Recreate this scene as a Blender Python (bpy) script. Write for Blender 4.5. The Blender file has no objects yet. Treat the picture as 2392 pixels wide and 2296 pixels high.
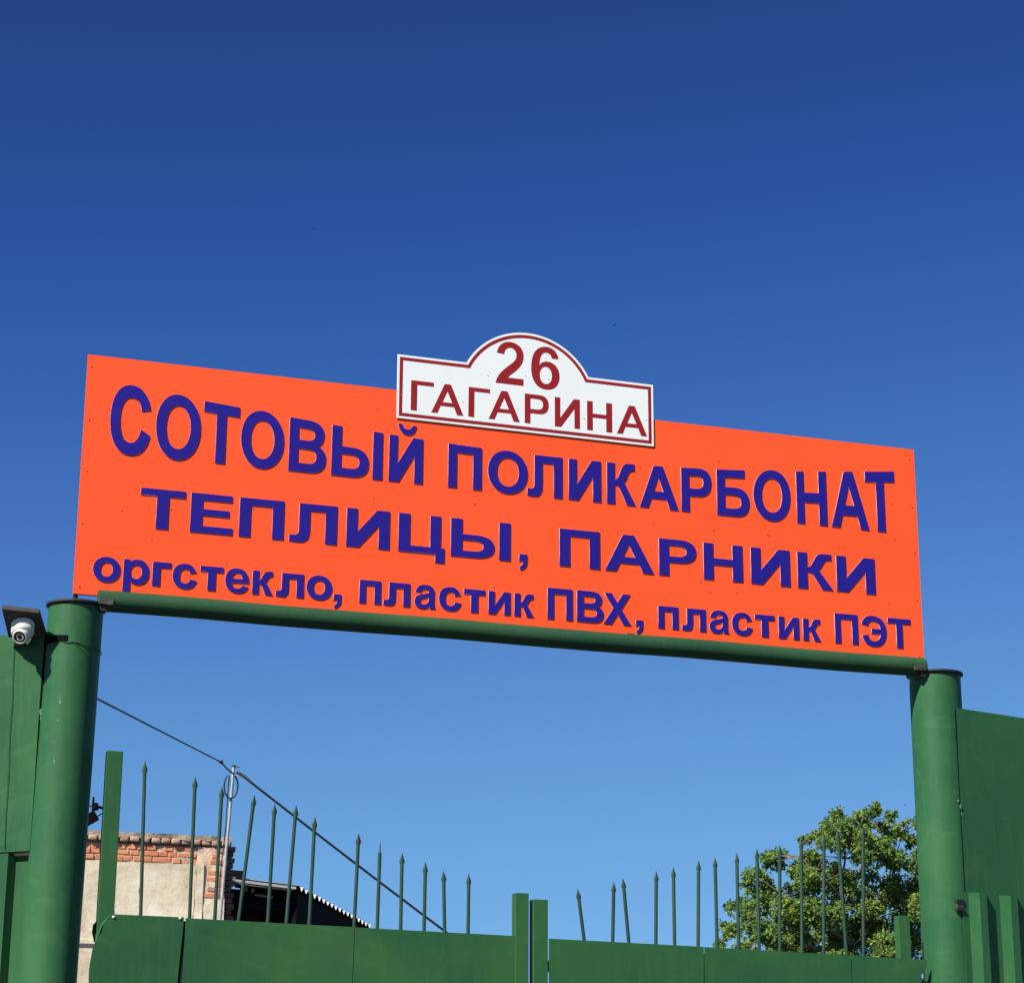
# -*- coding: utf-8 -*-
import bpy, bmesh, math, random
from mathutils import Vector, Matrix, noise
import numpy as np

random.seed(7)
RNG = np.random.default_rng(7)
scene = bpy.context.scene
COL = scene.collection

# ------------------------------------------------------------------ camera
cam = bpy.data.cameras.new('camera')
cam.sensor_width = 36.0
cam.lens = 5133.3 / 2392 * 36.0
cam.clip_start = 0.1
cam.clip_end = 3000
cam_ob = bpy.data.objects.new('camera', cam)
COL.objects.link(cam_ob)
YAW, PITCH, ROLL = math.radians(18.7288), math.radians(16.748), math.radians(0.2684)
f0 = Vector((math.sin(YAW), math.cos(YAW), 0)); r0 = Vector((math.cos(YAW), -math.sin(YAW), 0)); u0 = Vector((0, 0, 1))
fw = f0 * math.cos(PITCH) + u0 * math.sin(PITCH)
up = u0 * math.cos(PITCH) - f0 * math.sin(PITCH)
rt = r0 * math.cos(ROLL) + up * math.sin(ROLL)
up2 = up * math.cos(ROLL) - r0 * math.sin(ROLL)
m = Matrix((rt, up2, -fw)).transposed().to_4x4()
m.translation = Vector((-3.365, -9.6, 1.6))
cam_ob.matrix_world = m
scene.camera = cam_ob

# ------------------------------------------------------------------ sky and sun
SUN_AZ, SUN_EL = 238.0, 43.0          # degrees clockwise from +Y, above the horizon
world = bpy.data.worlds.new('World')
scene.world = world
world.use_nodes = True
nt = world.node_tree
for n in list(nt.nodes): nt.nodes.remove(n)
wo = nt.nodes.new('ShaderNodeOutputWorld')
bg = nt.nodes.new('ShaderNodeBackground'); bg.inputs['Strength'].default_value = 0.1
sky = nt.nodes.new('ShaderNodeTexSky'); sky.sky_type = 'NISHITA'; sky.sun_disc = False
sky.sun_elevation = math.radians(SUN_EL); sky.sun_rotation = math.radians(SUN_AZ)
sky.air_density = 0.6; sky.dust_density = 0.0; sky.ozone_density = 3.0
k1 = nt.nodes.new('ShaderNodeVectorMath'); k1.operation = 'SCALE'; k1.inputs['Scale'].default_value = 0.1
k2 = nt.nodes.new('ShaderNodeVectorMath'); k2.operation = 'SCALE'; k2.inputs['Scale'].default_value = 10.0
cur = nt.nodes.new('ShaderNodeRGBCurve')          # a camera-like tone response for the deep blue sky
def curve(c, pts):
    c.points[0].location = pts[0]; c.points[1].location = pts[-1]
    for p in pts[1:-1]: c.points.new(*p)
curve(cur.mapping.curves[0], [(0, 0), (.03, .0045), (.062, .0115), (.08, .0170), (.113, .038), (.18, .076), (.351, .130), (1, .35)])
curve(cur.mapping.curves[1], [(0, 0), (.06, .020), (.115, .0385), (.145, .0625), (.201, .111), (.313, .197), (.568, .298), (1, .5)])
curve(cur.mapping.curves[2], [(0, 0), (.12, .078), (.234, .156), (.292, .227), (.390, .322), (.561, .420), (.825, .525), (1, .62)])
cur.mapping.update()
nt.links.new(sky.outputs[0], k1.inputs[0]); nt.links.new(k1.outputs[0], cur.inputs['Color'])
nt.links.new(cur.outputs[0], k2.inputs[0]); nt.links.new(k2.outputs[0], bg.inputs['Color'])
nt.links.new(bg.outputs[0], wo.inputs['Surface'])

sun = bpy.data.lights.new('sun', 'SUN'); sun.energy = 5.0; sun.angle = math.radians(0.53)
sun.color = (1.0, 0.955, 0.88)
sun_ob = bpy.data.objects.new('sun', sun); COL.objects.link(sun_ob)
sd = Vector((math.sin(math.radians(SUN_AZ)) * math.cos(math.radians(SUN_EL)),
             math.cos(math.radians(SUN_AZ)) * math.cos(math.radians(SUN_EL)), math.sin(math.radians(SUN_EL))))
sun_ob.rotation_euler = sd.to_track_quat('Z', 'Y').to_euler()
sun_ob.location = (-8, -6, 12)

vs = scene.view_settings
vs.view_transform = 'Standard'; vs.look = 'None'; vs.gamma = 1.0; vs.use_curve_mapping = False
vs.exposure = 0.68

# ------------------------------------------------------------------ materials
def new_mat(name):
    mt = bpy.data.materials.new(name); mt.use_nodes = True
    t = mt.node_tree; b = t.nodes['Principled BSDF']
    return mt, t, b
def N(t, typ, **kw):
    n = t.nodes.new(typ)
    for k, v in kw.items(): setattr(n, k, v)
    return n
def noise_node(t, scale, detail=4, rough=.55, vec=None, dist=0):
    n = N(t, 'ShaderNodeTexNoise'); n.inputs['Scale'].default_value = scale
    n.inputs['Detail'].default_value = detail; n.inputs['Roughness'].default_value = rough
    n.inputs['Distortion'].default_value = dist
    if vec is not None: t.links.new(vec, n.inputs['Vector'])
    return n
def ramp(t, fac, stops):
    r = N(t, 'ShaderNodeValToRGB'); e = r.color_ramp.elements
    e[0].position, e[0].color = stops[0][0], (*stops[0][1], 1)
    e[1].position, e[1].color = stops[-1][0], (*stops[-1][1], 1)
    for p, c in stops[1:-1]:
        q = e.new(p); q.color = (*c, 1)
    t.links.new(fac, r.inputs['Fac']); return r
def mix(t, fac, a, b, mode='MIX'):
    m_ = N(t, 'ShaderNodeMix', data_type='RGBA', blend_type=mode)
    for sock, val in ((m_.inputs[0], fac), (m_.inputs[6], a), (m_.inputs[7], b)):
        if hasattr(val, 'is_output') and val.is_output: t.links.new(val, sock)
        elif isinstance(val, tuple): sock.default_value = (*val, 1) if len(val) == 3 else val
        else: sock.default_value = val
    return m_.outputs[2]
def bump(t, b, height, strength=.3, dist=.01):
    n = N(t, 'ShaderNodeBump'); n.inputs['Strength'].default_value = strength; n.inputs['Distance'].default_value = dist
    t.links.new(height, n.inputs['Height']); t.links.new(n.outputs[0], b.inputs['Normal'])
def geo_pos(t, scale=(1, 1, 1)):
    g = N(t, 'ShaderNodeNewGeometry'); mp = N(t, 'ShaderNodeMapping'); mp.inputs['Scale'].default_value = scale
    t.links.new(g.outputs['Position'], mp.inputs['Vector']); return mp.outputs[0]

def green_paint(name, base, alt, worn, rough=.42, mottling=1.0, chips=.0, sc=1.0):
    """brush-painted sheet steel: mottled repaint patches, faint vertical brush streaks, small chips"""
    mt, t, b = new_mat(name)
    pos = geo_pos(t)
    streak = geo_pos(t, (9, 9, 1.1))
    n1 = noise_node(t, 1.9 * sc, 5, .6, pos, .6)
    n2 = noise_node(t, 6 * sc, 4, .6, streak)
    n3 = noise_node(t, 60, 3, .6, pos)
    c1 = ramp(t, n1.outputs['Fac'], [(.35, base), (.66, alt)])
    c2 = ramp(t, n2.outputs['Fac'], [(.50, (0, 0, 0)), (.74, (1, 1, 1))])
    f = N(t, 'ShaderNodeMath', operation='MULTIPLY'); t.links.new(c2.outputs[0], f.inputs[0]); f.inputs[1].default_value = .35 * mottling
    col = mix(t, f.outputs[0], c1.outputs[0], worn)
    n4 = noise_node(t, 3.4 * sc, 3, .5, geo_pos(t, (1, 1, 2.4)), 1.6)
    c4 = ramp(t, n4.outputs['Fac'], [(.56, (0, 0, 0)), (.72, (.42, .42, .42))])
    col = mix(t, c4.outputs[0], col, worn)
    n5 = noise_node(t, 2.3 * sc, 6, .7, pos, .8)
    c5 = ramp(t, n5.outputs['Fac'], [(.58, (0, 0, 0)), (.82, (.45, .45, .45))])
    col = mix(t, c5.outputs[0], col, tuple(a * .55 + g * .012 for a, g in zip(base, (1.6, 1, 1))))
    if chips:
        v = noise_node(t, 34, 2, .5, pos)
        cr = ramp(t, v.outputs['Fac'], [(.735 - chips, (0, 0, 0)), (.75 - chips, (1, 1, 1))])
        col = mix(t, cr.outputs[0], col, (.33, .42, .30))
    t.links.new(col, b.inputs['Base Color'])
    rr = ramp(t, n1.outputs['Fac'], [(.3, (rough - .06,) * 3), (.7, (rough + .12,) * 3)])
    t.links.new(rr.outputs[0], b.inputs['Roughness'])
    ad = N(t, 'ShaderNodeMath', operation='ADD'); t.links.new(n3.outputs['Fac'], ad.inputs[0]); t.links.new(n2.outputs['Fac'], ad.inputs[1])
    b.inputs['Specular IOR Level'].default_value = .22
    bump(t, b, ad.outputs[0], .12, .003)
    return mt

M = {}
M['post'] = green_paint('post_green_paint', (.020, .094, .034), (.030, .118, .041), (.050, .145, .055), .50, .8, .0)
M['gate'] = green_paint('gate_green_paint', (.0155, .082, .034), (.030, .112, .030), (.046, .130, .038), .55, .9, 0, .75)
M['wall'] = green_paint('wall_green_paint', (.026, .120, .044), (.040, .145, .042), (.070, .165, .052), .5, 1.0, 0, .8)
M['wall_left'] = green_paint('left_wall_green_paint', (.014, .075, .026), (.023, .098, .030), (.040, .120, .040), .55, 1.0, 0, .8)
M['pipe'] = green_paint('beam_green_paint', (.016, .062, .027), (.025, .078, .030), (.045, .078, .040), .6, 1.0, 0)
M['spike'] = green_paint('spike_green_paint', (.018, .050, .032), (.028, .068, .042), (.036, .066, .040), .5, .6, 0)

def simple(name, col, rough=.6, metal=0, var=.15, sc=8, bs=.2, bd=.004, spec=None):
    mt, t, b = new_mat(name)
    pos = geo_pos(t); n = noise_node(t, sc, 5, .6, pos)
    lo = tuple(c * (1 - var) for c in col); hi = tuple(min(1, c * (1 + var)) for c in col)
    r = ramp(t, n.outputs['Fac'], [(.3, lo), (.7, hi)])
    t.links.new(r.outputs[0], b.inputs['Base Color'])
    b.inputs['Roughness'].default_value = rough; b.inputs['Metallic'].default_value = metal
    if spec is not None: b.inputs['Specular IOR Level'].default_value = spec
    if bs: bump(t, b, n.outputs['Fac'], bs, bd)
    return mt
M['cap'] = simple('weathered_cap_steel', (.016, .022, .018), .7, 0, .3, 14)
M['rust'] = simple('rusty_bracket_steel', (.055, .050, .038), .8, 0, .45, 40, .5)
M['dark_gap'] = simple('dark_gap', (.008, .010, .009), .9, 0, .2, 10)
M['board_dark'] = simple('dark_timber', (.045, .036, .031), .8, 0, .35, 30, .5)
M['white_plastic'] = simple('white_plastic', (.62, .60, .52), .35, 0, .05, 30, .05)
M['grey_plastic'] = simple('grey_plastic_ring', (.30, .31, .31), .4, 0, .1, 30, .05)
M['lens'] = simple('lens_glass', (.008, .008, .010), .12, 0, .05, 20, 0, spec=.4)
M['cable'] = simple('black_cable_sheath', (.010, .012, .018), .55, 0, .2, 20, 0)
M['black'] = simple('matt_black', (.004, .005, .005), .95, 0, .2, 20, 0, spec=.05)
M['thin_cable'] = simple('thin_dark_cable', (.010, .030, .015), .6, 0, .2, 20, 0)
M['mast'] = simple('galvanised_mast', (.36, .365, .36), .5, .25, .2, 18, .2)
M['screw'] = simple('bright_screw', (.75, .77, .72), .3, .3, .08, 30, 0)
M['timber'] = simple('old_grey_timber', (.16, .125, .095), .85, 0, .35, 16, .6)
M['shed_dark'] = simple('shade_dark_boards', (.007, .0065, .0065), .95, 0, .4, 9, .5, spec=.1)  # near-black: shade of the open shed front put into the colour
M['slate'] = simple('pale_corrugated_sheet', (.60, .60, .57), .7, 0, .12, 10, .3)
M['bark'] = simple('tree_bark', (.15, .125, .10), .9, 0, .35, 12, .8, .02)
M['lath'] = simple('pale_brick_lath', (.62, .40, .28), .85, 0, .25, 60, .4)
M['bird'] = simple('dark_feathers', (.02, .02, .025), .8, 0, .2, 30, 0)
M['mortar'] = simple('old_mortar', (.33, .265, .195), .95, 0, .38, 7, 1.0, .03)
M['blue_film'] = simple('blue_letter_film', (.0165, .0098, .215), .5, 0, .04, 5, 0, spec=.2)
M['red_film'] = simple('dark_red_letter_film', (.275, .014, .016), .5, 0, .05, 5, 0, spec=.2)
M['letter_edge'] = simple('white_foam_letter_edge', (.74, .62, .66), .35, 0, .08, 30, .1)
M['plate'] = simple('white_plate', (.78, .81, .775), .42, 0, .02, 3, 0, spec=.4)
M['sign_screw'] = simple('orange_brown_screw', (.55, .075, .025), .6, 0, .2, 30, 0)
M['rivet'] = simple('grey_rivet', (.33, .34, .32), .5, .2, .1, 30, 0)

def orange_mat():
    mt, t, b = new_mat('orange_sign_film'); pos = geo_pos(t)
    n1 = noise_node(t, 1.3, 3, .5, pos); base = ramp(t, n1.outputs['Fac'], [(.3, (.92, .089, .017)), (.7, (.96, .098, .020))])
    v = noise_node(t, 26, 1, .3, pos); sp = ramp(t, v.outputs['Fac'], [(.765, (0, 0, 0)), (.79, (.8, .8, .8))])
    col = mix(t, sp.outputs[0], base.outputs[0], (.45, .06, .035))
    n2 = noise_node(t, 11, 5, .65, pos, .4); d = ramp(t, n2.outputs['Fac'], [(.55, (0, 0, 0)), (.85, (.25, .25, .25))])
    col = mix(t, d.outputs[0], col, (.70, .085, .03))
    t.links.new(col, b.inputs['Base Color']); b.inputs['Roughness'].default_value = .5
    b.inputs['Specular IOR Level'].default_value = .3
    bump(t, b, n1.outputs['Fac'], .08, .01)
    return mt
M['orange'] = orange_mat()

M['mortar_joint'] = simple('pale_mortar_joint', (.50, .37, .26), .95, 0, .3, 18, 1.0, .03)
def brick_mat(name, c0, c1, soot):
    mt, t, b = new_mat(name); pos = geo_pos(t)
    oi = N(t, 'ShaderNodeObjectInfo'); r = ramp(t, oi.outputs['Random'], [(0, c0), (.6, c1), (1, tuple(a * .9 for a in c0))])
    n = noise_node(t, 22, 5, .65, pos); d = ramp(t, n.outputs['Fac'], [(.45, (0, 0, 0)), (.75, (.8, .8, .8))])
    col = mix(t, d.outputs[0], r.outputs[0], soot)
    t.links.new(col, b.inputs['Base Color']); b.inputs['Roughness'].default_value = .92
    n2 = noise_node(t, 70, 4, .7, pos); bump(t, b, n2.outputs['Fac'], .7, .012)
    return mt
M['brick'] = brick_mat('orange_brick', (.62, .20, .085), (.74, .32, .165), (.44, .22, .13))
M['brick_old'] = brick_mat('weathered_pinkish_brick', (.42, .23, .165), (.52, .35, .25), (.26, .19, .14))
M['brick_shade'] = brick_mat('shaded_brick', (.13, .075, .055), (.17, .095, .07), (.09, .06, .05))  # darker copy of the brick, shade painted in

def plaster_mat():
    mt, t, b = new_mat('stained_pale_plaster'); pos = geo_pos(t)
    n1 = noise_node(t, 1.6, 6, .62, pos, .8)
    r1 = ramp(t, n1.outputs['Fac'], [(.28, (.46, .39, .28)), (.42, (.66, .575, .41)), (.56, (.74, .665, .50)), (.70, (.82, .80, .68))])
    n2 = noise_node(t, 9, 6, .7, pos); r2 = ramp(t, n2.outputs['Fac'], [(.34, (.84, .80, .74)), (.54, (1, 1, 1))])
    col = mix(t, 1.0, r1.outputs[0], r2.outputs[0], 'MULTIPLY')
    n4 = noise_node(t, .8, 3, .5, geo_pos(t, (2.5, 1, .5))); r4 = ramp(t, n4.outputs['Fac'], [(.45, (1, 1, 1)), (.75, (.80, .74, .66))])
    col = mix(t, .8, col, r4.outputs[0], 'MULTIPLY')
    t.links.new(col, b.inputs['Base Color']); b.inputs['Roughness'].default_value = .93
    n3 = noise_node(t, 12, 8, .7, pos); bump(t, b, n3.outputs['Fac'], .4, .02)
    return mt
M['plaster'] = plaster_mat()

def leaf_mat(name, c0, c1, c2):
    mt, t, b = new_mat(name)
    g = N(t, 'ShaderNodeNewGeometry')
    r = ramp(t, g.outputs['Random Per Island'], [(0, c0), (.55, c1), (1, c2)])
    n = noise_node(t, 1.1, 3, .6, g.outputs['Position']); r2 = ramp(t, n.outputs['Fac'], [(.4, (.72, .85, .9)), (.62, (1.15, 1.05, .85))])
    col = mix(t, 1.0, r.outputs[0], r2.outputs[0], 'MULTIPLY')
    t.links.new(col, b.inputs['Base Color']); b.inputs['Roughness'].default_value = .65; b.inputs['Specular IOR Level'].default_value = .25
    tr = N(t, 'ShaderNodeBsdfTranslucent'); t.links.new(col, tr.inputs['Color'])
    mx = N(t, 'ShaderNodeMixShader'); mx.inputs[0].default_value = .35
    t.links.new(b.outputs[0], mx.inputs[1]); t.links.new(tr.outputs[0], mx.inputs[2])
    t.links.new(mx.outputs[0], t.nodes['Material Output'].inputs['Surface'])
    return mt
M['leaf'] = leaf_mat('elm_leaves', (.072, .150, .038), (.150, .250, .050), (.285, .370, .070))
M['leaf_dark'] = leaf_mat('shrub_leaves', (.04, .08, .025), (.07, .12, .03), (.10, .14, .03))

def ground_mat(name, a, b_, sc):
    mt, t, b = new_mat(name); pos = geo_pos(t)
    n = noise_node(t, sc, 8, .65, pos); r = ramp(t, n.outputs['Fac'], [(.3, a), (.7, b_)])
    n2 = noise_node(t, 160, 3, .7, pos)
    t.links.new(r.outputs[0], b.inputs['Base Color']); b.inputs['Roughness'].default_value = .95
    bump(t, b, n2.outputs['Fac'], .5, .01); return mt
M['asphalt'] = ground_mat('asphalt', (.040, .040, .042), (.065, .063, .060), 3)
M['soil'] = ground_mat('dry_soil', (.055, .048, .036), (.085, .072, .05), 1.2)
M['concrete'] = ground_mat('yard_concrete', (.10, .095, .085), (.14, .132, .12), 1.5)
M['line_paint'] = simple('worn_road_line', (.62, .62, .60), .8, 0, .2, 20, .1)

# ------------------------------------------------------------------ helpers
def link_mesh(name, verts, faces, mat, parent=None, smooth=False, mats=None, fmat=None):
    me = bpy.data.meshes.new(name); me.from_pydata([tuple(v) for v in verts], [], faces)
    for mt in (mats or [mat]): me.materials.append(mt)
    if fmat is not None: me.polygons.foreach_set('material_index', fmat)
    if smooth: me.polygons.foreach_set('use_smooth', [True] * len(me.polygons))
    me.update()
    o = bpy.data.objects.new(name, me); COL.objects.link(o)
    if parent: o.parent = parent
    return o
def from_bm(name, bm, mat, parent=None, smooth=False):
    bmesh.ops.recalc_face_normals(bm, faces=bm.faces)
    me = bpy.data.meshes.new(name); bm.to_mesh(me); bm.free(); me.materials.append(mat)
    if smooth:
        me.polygons.foreach_set('use_smooth', [True] * len(me.polygons))
    o = bpy.data.objects.new(name, me); COL.objects.link(o)
    if parent: o.parent = parent
    return o
def auto_smooth(o, ang=35):
    me = o.data; bm = bmesh.new(); bm.from_mesh(me)
    for f in bm.faces: f.smooth = True
    for e in bm.edges:
        e.smooth = not (len(e.link_faces) == 2 and e.calc_face_angle(0) > math.radians(ang))
    bm.to_mesh(me); bm.free()
def empty(name, loc, label, cat, group=None, kind=None):
    o = bpy.data.objects.new(name, None); COL.objects.link(o); o.location = loc; o.empty_display_size = .2
    return tag(o, label, cat, group, kind)
def tag(o, label=None, cat=None, group=None, kind=None):
    if label: o['label'] = label
    if cat: o['category'] = cat
    if group: o['group'] = group
    if kind: o['kind'] = kind
    return o
def keep(o, root):          # parent while the mesh stays in world coordinates
    o.parent = root; o.matrix_parent_inverse = Matrix.Translation(root.location).inverted(); return o
def box_bm(bm, x0, x1, y0, y1, z0, z1, mtx=None):
    vs_ = [bm.verts.new(mtx @ Vector(p) if mtx else p) for p in
           ((x0, y0, z0), (x1, y0, z0), (x1, y1, z0), (x0, y1, z0), (x0, y0, z1), (x1, y0, z1), (x1, y1, z1), (x0, y1, z1))]
    for f in ((0, 3, 2, 1), (4, 5, 6, 7), (0, 1, 5, 4), (1, 2, 6, 5), (2, 3, 7, 6), (3, 0, 4, 7)):
        bm.faces.new([vs_[i] for i in f])
    return vs_
def box(name, x0, x1, y0, y1, z0, z1, mat, root=None, bev=0, mtx=None, wob=0):
    bm = bmesh.new(); vs_ = box_bm(bm, x0, x1, y0, y1, z0, z1, mtx)
    if wob:
        for v in vs_: v.co += Vector([random.uniform(-wob, wob) for _ in range(3)])
    if bev: bmesh.ops.bevel(bm, geom=bm.edges[:] + bm.verts[:], offset=bev, segments=2, affect='EDGES', profile=.6)
    o = from_bm(name, bm, mat)
    if root: keep(o, root)
    return o
def tube_bm(bm, pts, rad, seg=10, cap=True):
    pts = [Vector(p) for p in pts]; n = len(pts)
    rs = rad if isinstance(rad, (list, tuple)) else [rad] * n
    rings = []; ref = None
    for i, p in enumerate(pts):
        d = (pts[min(i + 1, n - 1)] - pts[max(i - 1, 0)]).normalized()
        if ref is None: ref = d.orthogonal().normalized()
        ref = (ref - d * ref.dot(d)).normalized(); s = d.cross(ref)
        rings.append([bm.verts.new(p + (ref * math.cos(a) + s * math.sin(a)) * rs[i]) for a in [2 * math.pi * k / seg for k in range(seg)]])
    for a, b in zip(rings[:-1], rings[1:]):
        for k in range(seg): bm.faces.new((a[k], a[(k + 1) % seg], b[(k + 1) % seg], b[k]))
    if cap:
        bm.faces.new(rings[0]); bm.faces.new(rings[-1][::-1])
def tube(name, pts, rad, mat, root=None, seg=10, smooth=True):
    bm = bmesh.new(); tube_bm(bm, pts, rad, seg); o = from_bm(name, bm, mat)
    if smooth: auto_smooth(o, 50)
    if root: keep(o, root)
    return o
def lathe(name, prof, mat, center, axis=Vector((0, 0, 1)), seg=32, root=None):
    """prof: list of (radius, height along axis)"""
    q = axis.to_track_quat('Z', 'Y'); bm = bmesh.new(); rings = []
    for r, h in prof:
        if r < 1e-6: rings.append([bm.verts.new(q @ Vector((0, 0, h)) + center)]); continue
        rings.append([bm.verts.new(q @ Vector((r * math.cos(a), r * math.sin(a), h)) + center) for a in [2 * math.pi * k / seg for k in range(seg)]])
    for a, b in zip(rings[:-1], rings[1:]):
        for k in range(seg):
            k2_ = (k + 1) % seg
            if len(a) == 1 and len(b) == 1: continue
            if len(a) == 1: bm.faces.new((a[0], b[k2_], b[k]))
            elif len(b) == 1: bm.faces.new((a[k], a[k2_], b[0]))
            else: bm.faces.new((a[k], a[k2_], b[k2_], b[k]))
    if len(rings[0]) > 1: bm.faces.new(rings[0][::-1])
    if len(rings[-1]) > 1: bm.faces.new(rings[-1])
    o = from_bm(name, bm, mat); auto_smooth(o, 40)
    if root: keep(o, root)
    return o

# ------------------------------------------------------------------ ground (below the frame, out to the horizon)
def sheet(name, x0, x1, y0, y1, z, mat, nx=1):
    o = link_mesh(name, [(x0, y0, z), (x1, y0, z), (x1, y1, z), (x0, y1, z)], [(0, 1, 2, 3)], mat); return tag(o, kind='structure')
sheet('ground', -1200, 1200, -1200, 1200, 0, M['soil'])
sheet('road', -1200, 1200, -14, -6.5, .004, M['asphalt'])
sheet('driveway', -2.1, 2.1, -6.5, .3, .008, M['asphalt'])
sheet('yard', -14, 22, .3, 19.4, .006, M['concrete'])
o = box('kerb', -60, -2.3, -6.5, -6.35, 0, .13, M['concrete']); tag(o, kind='structure')
o = box('kerb', 2.3, 60, -6.5, -6.35, 0, .13, M['concrete']); tag(o, kind='structure')
for i in range(12):
    o = sheet('road_marking', -36 + i * 6, -33 + i * 6, -10.3, -10.18, .008, M['line_paint'])

# ------------------------------------------------------------------ gate posts
def gate_post(x, y, r, top, lean, label, seam_side):
    root = empty('gate_post', (x, y, 0), label, 'post', 'round steel gate posts')
    bm = bmesh.new(); seg = 64; zs = [0, .8, 1.6, 2.2, 2.6, 3.0, 3.3, 3.6, 3.75, top]; rings = []
    for z in zs:
        ox = x + lean * (top - z)
        rings.append([bm.verts.new((ox + r * math.cos(a) * (1 + .004 * noise.noise(Vector((z * 1.3, math.cos(a) * 2, math.sin(a) * 2)))),
                                    y + r * math.sin(a), z)) for a in [2 * math.pi * k / seg for k in range(seg)]])
    for a, b in zip(rings[:-1], rings[1:]):
        for k in range(seg): bm.faces.new((a[k], a[(k + 1) % seg], b[(k + 1) % seg], b[k]))
    bm.faces.new(rings[-1])
    s = from_bm('shaft', bm, M['post']); auto_smooth(s, 50); keep(s, root)
    lathe('cap', [(r * 1.10, 0), (r * 1.105, .004), (r * 1.10, .010), (r * .9, .013), (0, .014)], M['cap'], Vector((x, y, top + .002)), seg=48, root=root)
    # ragged weld bead under the cap
    bm = bmesh.new(); pts = []
    for k in range(49):
        a = 2 * math.pi * k / 48
        pts.append((x + (r + .001) * math.cos(a), y + (r + .001) * math.sin(a), top - .001 + random.uniform(-.004, .002)))
    tube_bm(bm, pts, [random.uniform(.003, .006) for _ in pts], 5, False)
    keep(from_bm('weld_bead', bm, M['cap']), root)
    return root
PL = gate_post(-2.148, .0, .120, 3.905, -.012, 'green round gate post with the security camera fixed beside its top', -1)
PR = gate_post(2.141, .0, .128, 3.905, 0.0, 'green round gate post beside the ribbed wall, nearest the tree', 1)
# pale chips and scuffs in the paint of the camera-side post
for k, (px, pz, w_, h_) in enumerate([(-2.205, 3.458, .009, .014), (-2.209, 3.379, .007, .009), (-2.207, 3.475, .004, .011), (-2.214, 3.20, .006, .018)]):
    ax = px; xc = -2.148 - .012 * (3.905 - pz)
    pts = []
    n_ = 9
    for j in range(n_):
        a = 2 * math.pi * j / n_; rr_ = random.uniform(.65, 1.1)
        vx = ax + w_ * .5 * math.cos(a) * rr_; vz = pz + h_ * .5 * math.sin(a) * rr_
        dx = vx - xc; vy = -math.sqrt(max(0, .1206 ** 2 - dx * dx)) - .0006
        pts.append((vx, vy, vz))
    M.setdefault('chip', simple('bare_primer_chip', (.13, .26, .13), .6, 0, .2, 50, 0))
    keep(link_mesh('paint_chip', pts, [list(range(n_))], M['chip']), PL)
for (x, y, z, w_, h_) in ((-2.2745, -.018, 3.425, .006, .016), (-2.272, -.022, 3.395, .004, .012)):
    keep(link_mesh('paint_flake', [(x + w_ * math.cos(a) * (1 + .3 * math.sin(3 * a)), y, z + h_ * math.sin(a)) for a in [2 * math.pi * j / 9 for j in range(9)]], [list(range(9))], M['chip']), PL)
for (x, z, w_, h_) in ((2.172, 3.235, .004, .012), (2.176, 3.200, .003, .008), (2.160, 3.262, .006, .007)):
    keep(link_mesh('paint_flake', [(x + w_ * math.cos(a) * (1 + .3 * math.sin(3 * a)), -.1305, z + h_ * math.sin(a)) for a in [2 * math.pi * j / 9 for j in range(9)]], [list(range(9))], M['chip']), PR)
# thin wire tied round the post under the camera board's shadow
pts = []
for k in range(33):
    a = math.radians(188 + k * 5.6); pts.append((-2.150 + .1228 * math.cos(a), .1228 * math.sin(a), 3.735 - .035 * (k / 32) + .003 * math.sin(k)))
wr = empty('tie_wire', (-2.15, 0, 3.73), 'thin dark wire tied around the post with the security camera', 'wire')
tube('wire', pts, .0016, M['thin_cable'], wr, 6)
tube('loose_end', [(-2.175, -.1215, 3.727), (-2.150, -.127, 3.712), (-2.135, -.130, 3.702), (-2.128, -.129, 3.705)], .0013, M['thin_cable'], wr, 5)

# ------------------------------------------------------------------ pipe beam across the posts
BEAM = empty('pipe_beam', (0, -.05, 3.935), 'long green round pipe laid across both gate posts under the orange sign', 'beam')
bm = bmesh.new()
pts = [(-2.061 + 4.108 * k / 40, -.055 + .0015 * math.sin(k * 1.1), 3.933 + .002 * math.sin(k * .5)) for k in range(41)]
tube_bm(bm, pts, .0475, 32); tb = from_bm('pipe', bm, M['pipe']); auto_smooth(tb, 50); keep(tb, BEAM)
for (xa, s) in ((-2.03, 1), (2.005, -1)):
    box('bracket', xa - .035, xa + .030, -.112, -.085, 3.905, 3.930, M['rust'], BEAM, .003, wob=.003)
    box('bracket', xa - .012 * s - .015, xa - .012 * s + .018, -.100, -.03, 3.878, 3.904, M['cap'], BEAM, .004, wob=.004)
box('weld_lump', .455, .490, -.068, -.040, 3.976, 3.983, M['cap'], BEAM, .002, wob=.002)

# ------------------------------------------------------------------ sign board with cut-out letters
SIGN = empty('sign_board', (0, 0, 3.97), 'long orange sign with blue raised letters above the gate', 'sign')
SX0, SX1, SZ0, SZ1 = -2.167, 2.087, 3.970, 5.099
bm = bmesh.new()
nx, nz = 60, 16
def sy(x, z):                                     # a sheet that is not dead flat
    return .0008 * noise.noise(Vector((x * 1.4, z * 1.9, 3))) + .0002
g = [[bm.verts.new((SX0 + (SX1 - SX0) * i / nx, sy(SX0 + (SX1 - SX0) * i / nx, SZ0 + (SZ1 - SZ0) * j / nz), SZ0 + (SZ1 - SZ0) * j / nz)) for i in range(nx + 1)] for j in range(nz + 1)]
for j in range(nz):
    for i in range(nx): bm.faces.new((g[j][i], g[j][i + 1], g[j + 1][i + 1], g[j + 1][i]))
r_ = bmesh.ops.extrude_face_region(bm, geom=bm.faces[:])
for v in [e for e in r_['geom'] if isinstance(e, bmesh.types.BMVert)]: v.co.y += .006
pn = from_bm('panel', bm, M['orange']); keep(pn, SIGN)
box('frame_bar', SX0 + .01, SX1 - .01, .012, .037, SZ0 + .004, SZ0 + .028, M['cap'], SIGN)
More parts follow.
